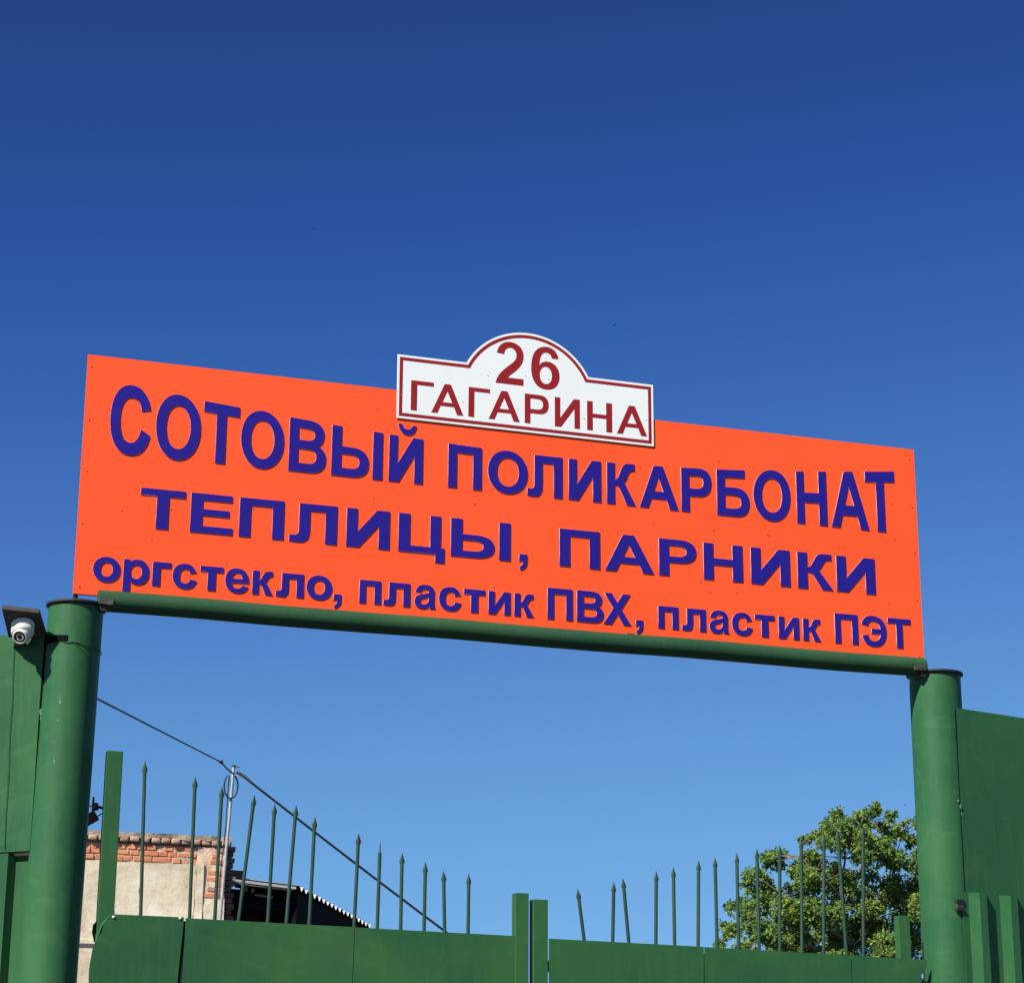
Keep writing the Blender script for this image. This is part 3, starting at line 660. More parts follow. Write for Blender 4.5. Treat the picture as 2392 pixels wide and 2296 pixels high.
box('rail', 0.0620, 1.8459, -0.0430, -0.0170, 2.388, 2.4373, M['gate'], GR)
box('rail', 0.0620, 1.8459, -0.0430, -0.0170, 0.319, 0.3687, M['gate'], GR)
box('gap_shade_bar', 1.962, 1.990, -.052, -.030, ZB, 2.40, M['dark_gap'], GR)  # dark bar added so the gap beside the post reads as shade
spr = [(0.2103, 2.7695, 0.2437, 2.5334), (0.3903, 2.8088, 0.3814, 2.5324), (0.4355, 2.8285, 0.4631, 2.5314), (0.6037, 2.8678, 0.5978, 2.5295), (0.6903, 2.8904, 0.6922, 2.5295), (0.8201, 2.9268, 0.8073, 2.5265), (0.9047, 2.9445, 0.9037, 2.5265), (1.0178, 2.9701, 1.0148, 2.5255),
       (1.1230, 2.9957, 1.1220, 2.5246), (1.2440, 3.0193, 1.2293, 2.5246), (1.3581, 3.0547, 1.3443, 2.5196), (1.4801, 3.0803, 1.4565, 2.5177), (1.5529, 3.1088, 1.5794, 2.5098), (1.6935, 3.1324, 1.6669, 2.5069)]
for xt, zt, xb, zb in spr: spear(GR, xb, zb, xt, zt)

# ------------------------------------------------------------------ side walls of sheet steel
def local_frame(p, d):
    d = Vector(d).normalized(); nrm = Vector((d.y, -d.x, 0))          # outward (towards the street)
    if nrm.y > 0: nrm = -nrm
    M_ = Matrix((d, -nrm, Vector((0, 0, 1)))).transposed().to_4x4(); M_.translation = Vector(p); return M_
def ribbed(mtx, u_list, zt, zb, mat, root, n0):
    """trapezoid-profile sheet from a list of (u, depth) corners; depth negative = towards the street"""
    bm = bmesh.new(); rows = []
    for z in (zt, zb): rows.append([bm.verts.new(mtx @ Vector((u, dpt, z))) for u, dpt in u_list])
    for i in range(len(u_list) - 1): bm.faces.new((rows[1][i], rows[1][i + 1], rows[0][i + 1], rows[0][i]))
    r = bmesh.ops.extrude_face_region(bm, geom=bm.faces[:])
    inward = (mtx.to_3x3() @ Vector((0, 1, 0)))
    for v in [e for e in r['geom'] if isinstance(e, bmesh.types.BMVert)]: v.co += inward * .0012
    return keep(from_bm('corrugated_sheet', bm, mat), root)

# right wall
WR = empty('metal_wall', (4.8, .6, 0), 'right green sheet metal wall with ribbed lower part, beside the tree-side gate post', 'wall', 'green sheet metal walls flanking the gate')
mr = local_frame((2.2091, -.115, 0), (.966, .257, 0))
def lsheet(name, mtx, u0, u1, z0, z1, mat, root, seed, y=0, amp=.004, thick=.0016):
    bm = bmesh.new(); nu = max(2, int((u1 - u0) / .08)); nz_ = max(2, int((z1 - z0) / .08))
    gg = [[bm.verts.new((u0 + (u1 - u0) * i / nu, y + amp * noise.noise(Vector(((u0 + (u1 - u0) * i / nu) * 2.3 + seed, (z0 + (z1 - z0) * j / nz_) * 1.8, seed))), z0 + (z1 - z0) * j / nz_)) for i in range(nu + 1)] for j in range(nz_ + 1)]
    for j in range(nz_):
        for i in range(nu): bm.faces.new((gg[j][i], gg[j][i + 1], gg[j + 1][i + 1], gg[j + 1][i]))
    r = bmesh.ops.extrude_face_region(bm, geom=bm.faces[:])
    for v in [e for e in r['geom'] if isinstance(e, bmesh.types.BMVert)]: v.co.y += thick
    bmesh.ops.transform(bm, matrix=mtx, verts=bm.verts); o = from_bm(name, bm, mat); auto_smooth(o, 30); return keep(o, root)
lsheet('upper_sheet', mr, -.035, 1.25, 2.775, 3.727, M['wall'], WR, 1.0)
lsheet('upper_sheet', mr, 1.252, 2.5, 2.775, 3.725, M['wall'], WR, 4.0)
lsheet('upper_sheet', mr, 2.502, 3.75, 2.775, 3.726, M['wall'], WR, 7.0)
lsheet('upper_sheet', mr, 3.752, 5.0, 2.775, 3.725, M['wall'], WR, 9.0)
prof = [(-.062, -.004), (-.026, -.004)]
for k in range(24):
    u = -.018 + .211 * k; prof += [(u, -.004), (u + .050, -.030), (u + .098, -.030), (u + .124, -.004)]
ribbed(mr, prof, 2.820, .1, M['wall'], WR, 0)
box('edge_gap', -.0375, -.0355, -.0012, .012, 2.0, 3.722, M['black'], WR, mtx=mr)
box('frame_post', -.030, 5.0, .012, .05, 3.66, 3.72, M['wall'], WR, mtx=mr)
box('frame_post', 4.93, 5.0, .05, .09, .0, 3.7, M['wall'], WR, mtx=mr)
# rusty tab between post and ribs; near-black plates stand for the shaded hole
box('lug_and_shade', -.100, -.052, -.010, .008, 2.762, 2.782, M['dark_gap'], WR, mtx=mr)
box('lug_and_shade', -.100, -.056, -.008, .008, 2.738, 2.7615, M['rust'], WR, .002, mtx=mr)
box('lug_and_shade', -.100, -.050, -.012, .008, 2.728, 2.7375, M['dark_gap'], WR, mtx=mr)

# left wall (runs away to the back left)
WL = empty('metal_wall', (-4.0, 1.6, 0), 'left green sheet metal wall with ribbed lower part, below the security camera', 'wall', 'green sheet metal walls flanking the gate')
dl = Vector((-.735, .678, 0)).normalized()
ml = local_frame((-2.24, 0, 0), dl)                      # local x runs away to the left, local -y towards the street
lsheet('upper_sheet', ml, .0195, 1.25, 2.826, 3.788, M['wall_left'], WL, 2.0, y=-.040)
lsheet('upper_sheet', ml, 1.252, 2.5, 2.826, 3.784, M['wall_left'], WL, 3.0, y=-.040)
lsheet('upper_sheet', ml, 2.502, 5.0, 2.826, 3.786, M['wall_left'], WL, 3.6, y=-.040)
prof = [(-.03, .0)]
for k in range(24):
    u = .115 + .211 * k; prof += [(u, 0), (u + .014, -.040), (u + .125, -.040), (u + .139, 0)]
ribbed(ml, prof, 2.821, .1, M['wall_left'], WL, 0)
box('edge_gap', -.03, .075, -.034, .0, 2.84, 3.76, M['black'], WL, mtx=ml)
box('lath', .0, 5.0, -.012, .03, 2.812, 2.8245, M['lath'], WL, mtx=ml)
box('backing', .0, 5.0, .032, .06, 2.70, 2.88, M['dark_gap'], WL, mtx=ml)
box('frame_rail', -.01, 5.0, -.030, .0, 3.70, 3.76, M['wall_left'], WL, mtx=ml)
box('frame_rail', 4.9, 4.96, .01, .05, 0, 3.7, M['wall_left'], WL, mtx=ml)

# ------------------------------------------------------------------ camera board, camera, cable
BR_ = empty('mounting_board', (-2.35, 0, 3.76), 'dark rectangular board tilted out beside the top of the left gate post', 'board')
lo = [Vector(p) for p in ((-2.485, -.16, 3.835), (-2.325, -.16, 3.831), (-2.262, .012, 3.754), (-2.431, .012, 3.751))]
bn = (lo[1] - lo[0]).cross(lo[3] - lo[0]).normalized()
if bn.z < 0: bn = -bn
bm = bmesh.new()
vl_ = [bm.verts.new(p) for p in lo]; vh_ = [bm.verts.new(p + bn * .024) for p in lo]
bm.faces.new(vl_[::-1]); bm.faces.new(vh_)
for i in range(4): bm.faces.new((vl_[i], vl_[(i + 1) % 4], vh_[(i + 1) % 4], vh_[i]))
bmesh.ops.bevel(bm, geom=bm.edges[:], offset=.002, segments=1, affect='EDGES')
keep(from_bm('board', bm, M['board_dark']), BR_)
box('arm', -2.40, -2.36, -.01, .14, 3.725, 3.750, M['cap'], BR_)
CAMR = empty('security_camera', (-2.39, -.1, 3.77), 'white turret security camera hanging under the dark board', 'camera')
ca = -bn                                                   # the camera hangs along the board's underside normal
cen = Vector((-2.383, -.080, 0)); cen.z = lo[0].z - ((cen - lo[0]).x * bn.x + (cen - lo[0]).y * bn.y) / bn.z
lathe('base', [(.047, 0), (.0510, .003), (.0510, .020), (.048, .024), (.042, .025)], M['white_plastic'], cen, ca, 40, CAMR)
lathe('shadow_gap', [(.0465, .022), (.0465, .028)], M['grey_plastic'], cen, ca, 40, CAMR)
lathe('housing', [(.0435, .0285), (.0492, .031), (.0500, .043), (.046, .053), (.040, .058)], M['white_plastic'], cen, ca, 40, CAMR)
bc = cen + ca * .055
bm = bmesh.new(); bmesh.ops.create_uvsphere(bm, u_segments=36, v_segments=24, radius=.0390, matrix=Matrix.Translation(bc))
ball = from_bm('ball', bm, M['white_plastic'], smooth=True); keep(ball, CAMR)
la = Vector((-.36, -.78, -.52)).normalized(); lc = bc + la * .0265
lathe('lens_ring', [(.0335, .0), (.0335, .010), (.030, .0155), (.0265, .016), (.0255, .012)], M['white_plastic'], lc, la, 36, CAMR)
lathe('lens', [(.0258, .006), (.0258, .0130), (.017, .0134), (.0165, .0112), (.010, .0112), (.0095, .0130), (0, .0145)], M['lens'], lc, la, 32, CAMR)
# black band round the post: strapping with the board's shadow built in
ST = empty('post_strap_shadow', (-2.15, 0, 3.74), 'short black band on the left gate post, strapping and painted board shadow in one, beside the security camera board', 'strap_shadow')
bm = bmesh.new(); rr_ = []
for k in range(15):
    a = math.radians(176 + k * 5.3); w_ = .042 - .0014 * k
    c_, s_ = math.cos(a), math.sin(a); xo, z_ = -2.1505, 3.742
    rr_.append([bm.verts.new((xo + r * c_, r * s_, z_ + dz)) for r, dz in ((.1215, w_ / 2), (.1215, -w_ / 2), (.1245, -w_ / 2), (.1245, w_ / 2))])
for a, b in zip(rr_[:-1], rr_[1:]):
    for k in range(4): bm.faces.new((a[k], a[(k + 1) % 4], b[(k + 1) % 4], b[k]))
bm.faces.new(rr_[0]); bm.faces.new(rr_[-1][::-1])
keep(from_bm('strap_shadow', bm, M['black']), ST)
cb = empty('camera_cable', (-2.4, -.1, 3.7), 'thin dark cable hanging from the security camera down the left wall', 'cable')
pts = []
for k in range(14):
    z = 3.745 - k * .070; p = ml @ Vector((.172 - .0018 * k + .002 * math.sin(k * 1.3), -.0435, z)); pts.append(tuple(p))
tube('cable', pts, .0016, M['thin_cable'], cb, 6)

# ------------------------------------------------------------------ brick building
BLD = empty('brick_building', (-2.5, 20, 0), 'old building with bare brick top courses over stained cream plaster, behind the left gate leaf', 'building')
def jit_box(name, sx, sy_, sz, jit, seg, bev):
    bm = bmesh.new(); vs_ = box_bm(bm, -sx / 2, sx / 2, -sy_ / 2, sy_ / 2, -sz / 2, sz / 2)
    for v in vs_: v.co += Vector([random.uniform(-jit, jit) for _ in range(3)])
    bmesh.ops.bevel(bm, geom=bm.edges[:] + bm.verts[:], offset=bev, segments=seg, affect='EDGES', profile=.5)
    bmesh.ops.recalc_face_normals(bm, faces=bm.faces)
    me = bpy.data.meshes.new(name); bm.to_mesh(me); bm.free(); return me
def lib(sx, sy_, sz, jit, bev, mat, n, seg=1):
    out = []
    for _ in range(n):
        me = jit_box('brick', sx, sy_, sz, jit, seg, bev); me.materials.append(mat)
        if seg > 1: me.polygons.foreach_set('use_smooth', [True] * len(me.polygons))
        out.append(me)
    return out
STR = lib(.248, .12, .069, .0065, .008, M['brick'], 6); HED = lib(.120, .12, .069, .0065, .008, M['brick'], 6)
RND = lib(.120, .16, .066, .006, .016, M['brick_old'], 6, 2); OLDB = lib(.118, .12, .066, .005, .007, M['brick_old'], 4)
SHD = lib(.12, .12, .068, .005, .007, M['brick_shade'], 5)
def brick(lib_, x, y, z, rz=0, ry=0):
    o = bpy.data.objects.new('brick', random.choice(lib_)); COL.objects.link(o); o.location = (x, y, z)
    o.rotation_euler = (random.uniform(-.02, .02), ry + random.uniform(-.015, .015), rz + random.uniform(-.02, .02))
    return keep(o, BLD)
def rough_slab(name, x0, x1, y0, y1, z0, z1, mat, amp, step=.05, seed=0):
    """block with a displaced front and top"""
    bm = bmesh.new(); nx_ = int((x1 - x0) / step) + 1; nz_ = max(2, int((z1 - z0) / step) + 1)
    fr = [[None] * (nx_ + 1) for _ in range(nz_ + 1)]
    for j in range(nz_ + 1):
        for i in range(nx_ + 1):
            x = x0 + (x1 - x0) * i / nx_; z = z0 + (z1 - z0) * j / nz_
            n_ = noise.noise(Vector((x * 7 + seed, z * 9, seed))); n2 = noise.noise(Vector((x * 3, z * 3, seed + 9)))
            fr[j][i] = bm.verts.new((x, y0 + amp * n_ + amp * n2, z + (amp * 1.2 * n2 if j == nz_ else 0) + (amp * .8 * n_ if j == 0 else 0)))
    for j in range(nz_):
        for i in range(nx_): bm.faces.new((fr[j][i], fr[j][i + 1], fr[j + 1][i + 1], fr[j + 1][i]))
    back = [bm.verts.new((v.co.x, y1, v.co.z)) for v in fr[-1]]
    for i in range(nx_): bm.faces.new((fr[-1][i], fr[-1][i + 1], back[i + 1], back[i]))
    backb = [bm.verts.new((v.co.x, y1, v.co.z)) for v in fr[0]]
    for i in range(nx_): bm.faces.new((fr[0][i + 1], fr[0][i], backb[i], backb[i + 1]))
    for s_ in (0, nx_):
        col_ = [fr[j][s_] for j in range(nz_ + 1)] + [back[s_], backb[s_]]
        bm.faces.new(col_)
    o = from_bm(name, bm, mat); auto_smooth(o, 60); return keep(o, BLD)
X0B = -3.2
# core and body
box('core_wall', -8, 2.60, 20.075, 20.42, 0, 5.655, M['mortar'], BLD)
box('core_wall', 2.19, 2.585, 19.995, 20.075, 0, 5.545, M['mortar'], BLD)
box('side_wall', 2.20, 2.60, 20.42, 27, 0, 5.3, M['mortar'], BLD)
box('roof', -8, 2.60, 20.42, 27, 5.0, 5.15, M['mortar'], BLD)
rough_slab('rough_coping', -8, 2.66, 19.945, 20.45, 5.622, 5.692, M['mortar'], .022, .03, 2)
# rounded, weathered header course jutting out
x = X0B; k = 0
while x < 2.62:
    w_ = random.choice((.122, .128, .134)); brick(RND, x + w_ / 2, 20.02 + random.uniform(-.012, .012), 5.598 + random.uniform(-.006, .004)); x += w_ + .008
rough_slab('ledge_mortar', -8, 2.5, 20.045, 20.08, 5.50, 5.575, M['mortar'], .014, .05, 5)
# orange courses under the ledge, mortar nearly flush
rough_slab('mortar_joints', X0B, 2.20, 19.999, 20.08, 5.304, 5.536, M['mortar_joint'], .011, .03, 21)
def course(z, x0, x1, pat):
    x = x0; i = 0
    while x < x1 - .05:
        st = pat[i % len(pat)] == 'S'; L = .25 if st else .124
        if x + L > x1 + .03:
            st = False; L = .124
            if x + L > x1 + .05: break
        brick(STR if st else HED, x + L / 2, 20.043 + random.uniform(-.009, .009), z + random.uniform(-.004, .004)); x += L + random.uniform(.003, .012); i += 1
course(5.502, X0B, 1.60, 'HHSHH'); course(5.425, X0B - .06, 2.22, 'HSHHS'); course(5.344, X0B + .03, 2.26, 'SHSSH')
course(5.502, 1.75, 2.22, 'HH')
# plaster panel with a ragged top edge, pilaster strip and corner zone
rough_slab('plaster', -8, 2.185, 19.985, 20.08, .0, 5.300, M['plaster'], .007, .09, 3)
rough_slab('plaster_strip', 2.19, 2.30, 19.955, 20.0, .0, 5.318, M['plaster'], .010, .06, 8)
rough_slab('plaster_strip', 2.305, 2.60, 19.970, 20.0, .0, 4.86, M['plaster'], .014, .06, 12)
for pts_ in ([(2.183, 5.30), (2.20, 5.12), (2.178, 4.98), (2.192, 4.80), (2.175, 4.62), (2.185, 4.2)], [(1.45, 5.295), (1.49, 5.10), (1.44, 4.93), (1.475, 4.75)], [(.98, 4.9), (1.10, 4.80), (1.13, 4.62), (1.24, 4.50), (1.22, 4.3)]):
    tube('crack', [(x, 19.978 if x < 2.15 else 19.962, z) for x, z in pts_], .0075 if pts_[0][0] > 2 else .0035, M['mortar'], BLD, 5)
rough_slab('worn_ledge', -8, 1.05, 19.955, 19.99, 4.21, 4.262, M['plaster'], .012, .05, 33)
M['mortar_pink'] = simple('pinkish_render', (.66, .48, .33), .95, 0, .25, 6, 1.0, .03)
rough_slab('corner_render', 2.21, 2.595, 19.978, 20.0, 4.87, 5.545, M['mortar_pink'], .010, .05, 15)
for (x, z, lb) in ((2.43, 5.505, HED), (2.55, 5.505, OLDB), (2.46, 5.425, HED), (2.56, 5.345, OLDB), (2.44, 5.345, HED), (2.41, 5.20, HED), (2.54, 5.20, HED), (2.455, 5.12, STR), (2.54, 5.045, HED), (2.42, 4.985, OLDB), (2.53, 4.96, HED), (2.37, 4.965, HED), (2.45, 4.90, STR)):
    brick(lb, x, 20.031 + random.uniform(-.006, .008), z)
# broken, toothed end of the wall, set back, its shade painted into darker bricks
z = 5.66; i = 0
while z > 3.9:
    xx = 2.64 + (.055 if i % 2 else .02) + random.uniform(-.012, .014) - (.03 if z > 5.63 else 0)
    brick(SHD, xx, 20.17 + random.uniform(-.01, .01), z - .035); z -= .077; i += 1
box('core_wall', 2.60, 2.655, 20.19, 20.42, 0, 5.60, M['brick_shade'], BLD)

# ------------------------------------------------------------------ mast and overhead cables
MA = empty('mast', (2.1, 18, 0), 'thin pale metal mast with a cable coil, at the right corner of the brick building', 'pole')
top_ = Vector((2.251, 18, 6.319)); bot_ = Vector((2.156, 18, 4.408)); dm = (bot_ - top_).normalized()
base_ = top_ + dm * (top_.z / -dm.z)
tube('mast_tube', [tuple(base_), tuple(bot_), tuple(top_)], [.028, .022, .020], M['mast'], MA, 14)
lathe('mast_cap', [(.021, 0), (.03, .004), (.03, .018), (.012, .022), (0, .023)], M['rust'], top_ + Vector((0, 0, -.004)), seg=14, root=MA)
tube('hook', [(2.25, 17.985, 6.30), (2.30, 17.97, 6.315), (2.325, 17.97, 6.305)], .006, M['rust'], MA, 6)
for (dx, dz, r_1) in ((.05, -.085, .022), (.075, -.092, .018), (.105, -.10, .02)):
    lathe('insulator', [(0, -.02), (r_1, -.014), (r_1 * .6, 0), (r_1, .014), (0, .02)], M['cable'] if dx != .105 else M['rust'], Vector((2.25 + dx, 17.97, 6.319 + dz)), Vector((1, 0, -.4)).normalized(), 10, MA)
pts = [(2.215 + .092 * math.cos(a) * (.9 if math.cos(a) < 0 else 1), 17.965, 6.06 + .155 * math.sin(a)) for a in [math.radians(120 + k * 300 / 24) for k in range(25)]]
tube('cable_coil', pts, .0110, M['cable'], MA, 6)
pts = [(top_ + dm * t_ + Vector((-.042 - .006 * math.sin(t_ * 6), -.012, 0))) for t_ in [.12 + k * .12 for k in range(14)]]
tube('down_lead', [tuple(p) for p in pts], .0075, M['cable'], MA, 6)
def sag(a, b, s, n=24):
    a, b = Vector(a), Vector(b); return [tuple(a.lerp(b, k / n) - Vector((0, 0, s * 4 * (k / n) * (1 - k / n)))) for k in range(n + 1)]
c1 = empty('overhead_cable', (1.0, 15, 6), 'thin black overhead cable running from behind the left gate post to the mast', 'cable', 'black overhead cables')
tube('cable', sag((-2.89, 1.5, 4.27), (1.938, 17.3, 6.248), .0), .0095, M['cable'], c1, 6)
tube('cable', [(1.938, 17.3, 6.248), (2.113, 17.75, 6.245), (2.247, 17.96, 6.213)], .0105, M['cable'], c1, 6)
lathe('clamp', [(0, -.04), (.022, -.03), (.026, 0), (.018, .03), (0, .04)], M['cable'], Vector((1.945, 17.3, 6.248)), Vector((1, 1, -.3)).normalized(), 8, c1)
SPP = empty('support_pole', (-2.89, 1.5, 0), 'steel pole behind the left wall that carries the thin overhead cable', 'pole')
tube('shaft', [(-2.89, 1.5, 0), (-2.89, 1.5, 4.33)], .03, M['mast'], SPP, 10)
c2 = empty('overhead_cable', (4.0, 18, 5), 'thicker black overhead cable sloping down from the mast to the right behind the gate spikes', 'cable', 'black overhead cables')
tube('cable', sag((2.335, 17.97, 6.222), (5.108, 18.0, 4.342), .012, 20) + [(7.6, 18.0, 2.75)], .0155, M['cable'], c2, 6)
tube('splice', [(2.31, 17.97, 6.235), (2.40, 17.97, 6.185), (2.47, 17.97, 6.13)], .021, M['rust'], c2, 7)
AN = empty('anchor_post', (7.6, 18, 0), 'low steel anchor post in the yard hidden behind the gate', 'post')
tube('shaft', [(7.6, 18, 0), (7.6, 18, 2.85)], .05, M['mast'], AN, 10)

# ------------------------------------------------------------------ timber bracket with insulators beside the left post
UB = empty('utility_pole', (-1.5, 8, 0), 'dark timber line bracket with insulators poking out behind the left gate post', 'pole')
tube('pole', [(-1.30, 8, 0), (-1.22, 8, 4.35)], .09, M['black'], UB, 14)
def bar(name, a, b, w, d, mat, root):
    a, b = Vector(a), Vector(b); dd = (b - a); L = dd.length; q = dd.to_track_quat('X', 'Z').to_matrix().to_4x4(); q.translation = a
    return box(name, 0, L, -d / 2, d / 2, -w / 2, w / 2, mat, root, .004, mtx=q)
bar('crossarm', (-1.16, 8, 3.97), (-.875, 8, 4.155), .085, .07, M['black'], UB)
tube('insulator_pin', [(-.90, 8, 4.16), (-.903, 8, 4.235), (-.903, 8, 4.30)], [.013, .010, .009], M['black'], UB, 8)
lathe('insulator', [(0, -.03), (.022, -.022), (.026, 0), (.016, .02), (.02, .03), (0, .038)], M['black'], Vector((-.885, 7.97, 4.215)), seg=10, root=UB)
tube('line_end', [(-.895, 8, 4.225), (-.85, 8, 4.222), (-.80, 8, 4.205)], .011, M['black'], UB, 6)
tube('line_end', [(-.875, 8, 4.14), (-.84, 8, 4.165), (-.79, 8, 4.19)], .005, M['black'], UB, 6)
tube('line_end', [(-.95, 8, 4.235), (-.92, 8, 4.225), (-.90, 8, 4.22)], .005, M['black'], UB, 6)

# ------------------------------------------------------------------ shed with the corrugated roof
SH = empty('shed', (3.6, 22, 0), 'dark shed with pale corrugated sheet roof right of the brick building', 'shed')
A0 = Vector((2.70, 20.70, 5.213)); A1 = Vector((3.868, 21.0, 5.165)); A2 = Vector((6.285, 26.0, 5.161)); A3 = A0 + (A2 - A1)
bm = bmesh.new(); nW = 18 * 10; nU = 10; rows = []
for i in range(nW + 1):
    v_ = i / nW; h = .034 * math.cos(v_ * 18 * 2 * math.pi) + .006 * noise.noise(Vector((v_ * 30, 1, 2)))
    a = A0.lerp(A3, v_); b = A1.lerp(A2, v_)
    jg = .02 * noise.noise(Vector((math.floor(v_ * 9) * 3.7, 5, 1)))
    rows.append([bm.verts.new(a.lerp(b, j / nU + (jg if j == nU else 0)) + Vector((0, 0, h))) for j in range(nU + 1)])
for i in range(nW):
    for j in range(nU): bm.faces.new((rows[i][j], rows[i][j + 1], rows[i + 1][j + 1], rows[i + 1][j]))
r_ = bmesh.ops.extrude_face_region(bm, geom=bm.faces[:])
for v in [e for e in r_['geom'] if isinstance(e, bmesh.types.BMVert)]: v.co.z += .010
rf = from_bm('roof', bm, M['slate']); auto_smooth(rf, 40); keep(rf, SH)
rf.data.materials.append(M['shed_dark'])            # underside faces painted near-black, standing for shade below the roof
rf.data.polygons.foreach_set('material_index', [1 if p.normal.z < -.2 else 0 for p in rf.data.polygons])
bar('lit_edge_strip', A0 + Vector((.0, -.022, -.004)), A1 + Vector((-.05, -.022, -.004)), .036, .006, M['slate'], SH)  # pale bar added to draw the sunlit sheet edge as a bright line
bar('eave_batten', A0 + Vector((.0, -.01, -.040)), A1 + Vector((-.1, -.01, -.035)), .03, .03, M['timber'], SH)
dirE = (A2 - A1).normalized(); dirF = (A1 - A0).normalized(); drop = Vector((0, 0, 1))
def wallq(name, p, q, z0, z1, th, mat):
    p, q = Vector(p), Vector(q); n_ = (q - p).cross(Vector((0, 0, 1))).normalized() * th
    vs_ = [(p.x, p.y, z0), (q.x, q.y, z0), (q.x, q.y, z1), (p.x, p.y, z1)]
    vs2 = [(x + n_.x, y + n_.y, z) for x, y, z in vs_]
    o = link_mesh(name, vs_ + vs2, [(0, 1, 2, 3), (7, 6, 5, 4), (0, 4, 5, 1), (1, 5, 6, 2), (2, 6, 7, 3), (3, 7, 4, 0)], mat); return keep(o, SH)
i1 = A1 - dirF * .06 + dirE * .10; i2 = A2 - dirF * .06
wallq('side_wall', i1, i2, 0, 5.115, -.06, M['shed_dark'])
fb0 = A0 + dirE * 1.2; fb1 = A1 + dirE * 1.2 - dirF * .1
wallq('side_wall', Vector((2.58, 20.55, 0)), fb0, 0, 5.14, .03, M['shed_dark'])
wallq('side_wall', Vector((2.58, 20.9, 0)), A0 + dirE * .5 + dirF * .6, 0, 5.12, .03, M['shed_dark'])
# near-black vertical boards added across the recessed front, standing for its shade
nB = 9
for k in range(nB):
    p = fb0.lerp(fb1, (k + .02) / nB); q = fb0.lerp(fb1, (k + .96) / nB)
    wallq('board', p + Vector((0, random.uniform(-.01, .01), 0)), q, 0, 5.10, .025, M['shed_dark'])
wallq('back_wall', A3 + Vector((0, -.1, 0)), A2 + Vector((-.1, -.1, 0)), 0, 5.1, .05, M['shed_dark'])
bar('post', A0 + dirE * .2 - Vector((0, 0, 5.2)), A0 + dirE * .2 - Vector((0, 0, .07)), .12, .12, M['shed_dark'], SH)
bar('beam', A0 + dirE * .25 - Vector((0, 0, .30)), A1 + dirE * .25 - dirF * .1 - Vector((0, 0, .26)), .14, .10, M['shed_dark'], SH)
# weathered offcuts showing under the eave
bar('batten', (3.02, 20.95, 5.122), (3.12, 20.97, 5.115), .07, .03, M['timber'], SH)
bar('batten', (3.17, 20.98, 5.105), (3.22, 20.99, 5.100), .06, .03, M['timber'], SH)
bar('batten', (3.23, 21.0, 5.045), (3.50, 21.05, 5.030), .035, .03, M['timber'], SH)
bm = bmesh.new(); poly = [(3.24, 4.935), (3.66, 4.930), (3.47, 4.76), (3.24, 4.80)]
a_ = [bm.verts.new((x, 21.4 + (x - 3.2) * .2, z)) for x, z in poly]; b_ = [bm.verts.new((v.co.x, v.co.y + .03, v.co.z)) for v in a_]
bm.faces.new(a_); bm.faces.new(b_[::-1])
for i in range(4): bm.faces.new((a_[i], b_[i], b_[(i + 1) % 4], a_[(i + 1) % 4]))
keep(from_bm('broken_board', bm, M['timber']), SH)
box('stub', 2.66, 3.02, 20.75, 20.95, 5.19, 5.345, M['shed_dark'], SH, .01, wob=.012)
bm = bmesh.new(); mtx_ = Matrix.Translation((3.80, 22.6, 5.262)) @ Matrix.Diagonal((.30, .30, .075, 1))
bmesh.ops.create_uvsphere(bm, u_segments=24, v_segments=12, radius=1, matrix=mtx_)
for v in bm.verts:
    v.co.z = min(v.co.z, 5.262 + .052) + .01 * noise.noise(v.co * 6)
lump = from_bm('roof_weight', bm, M['cable'], smooth=True)
tag(lump, 'dark rounded weight lying on the pale corrugated shed roof', 'weight')

# ------------------------------------------------------------------ tree behind the right post
TR = empty('elm_tree', (16.2, 30, 0), 'leafy green tree showing behind the right gate post and gate spikes', 'tree')
blobs = [(190, 1180, 62), (250, 1290, 50), (320, 940, 55), (380, 1010, 85), (370, 1170, 60), (545, 690, 100), (590, 560, 50), (700, 560, 80), (720, 480, 35), (600, 850, 110), (830, 610, 100), (760, 740, 110),
 (980, 300, 45), (1010, 350, 60), (900, 380, 35), (930, 440, 45), (1050, 430, 100), (1130, 150, 30), (1135, 200, 30), (1170, 270, 65), (1230, 200, 40), (1370, 190, 70), (1330, 150, 35), (1430, 150, 40), (1390, 320, 95), (1540, 210, 45), (1590, 240, 35),
 (1230, 500, 130), (1450, 500, 130), (1000, 560, 90), (1610, 360, 50), (1700, 290, 60), (1780, 230, 70), (1790, 400, 60), (1650, 560, 105), (1780, 600, 100), (900, 790, 110), (1120, 740, 120), (1300, 720, 100), (1650, 840, 130), (1800, 820, 100),
 (600, 1030, 120), (450, 1240, 90), (380, 1310, 60), (560, 1320, 110), (790, 1050, 140), (1050, 1070, 120), (720, 1260, 130), (930, 1290, 140), (1180, 1310, 130), (1480, 1120, 150), (1440, 1330, 140), (1740, 1010, 140), (1800, 1250, 140), (1330, 1000, 90), (1640, 1300, 120)]
hidden = [(2050, 350, 170), (2250, 520, 190), (2100, 700, 200), (2400, 800, 200), (2050, 1050, 210), (2350, 1100, 230), (2000, 1400, 220), (2500, 1350, 200), (1300, 1600, 230), (900, 1560, 190), (1700, 1650, 240), (2150, 1700, 240), (560, 1560, 130), (1950, 520, 120), (1930, 900, 140)]
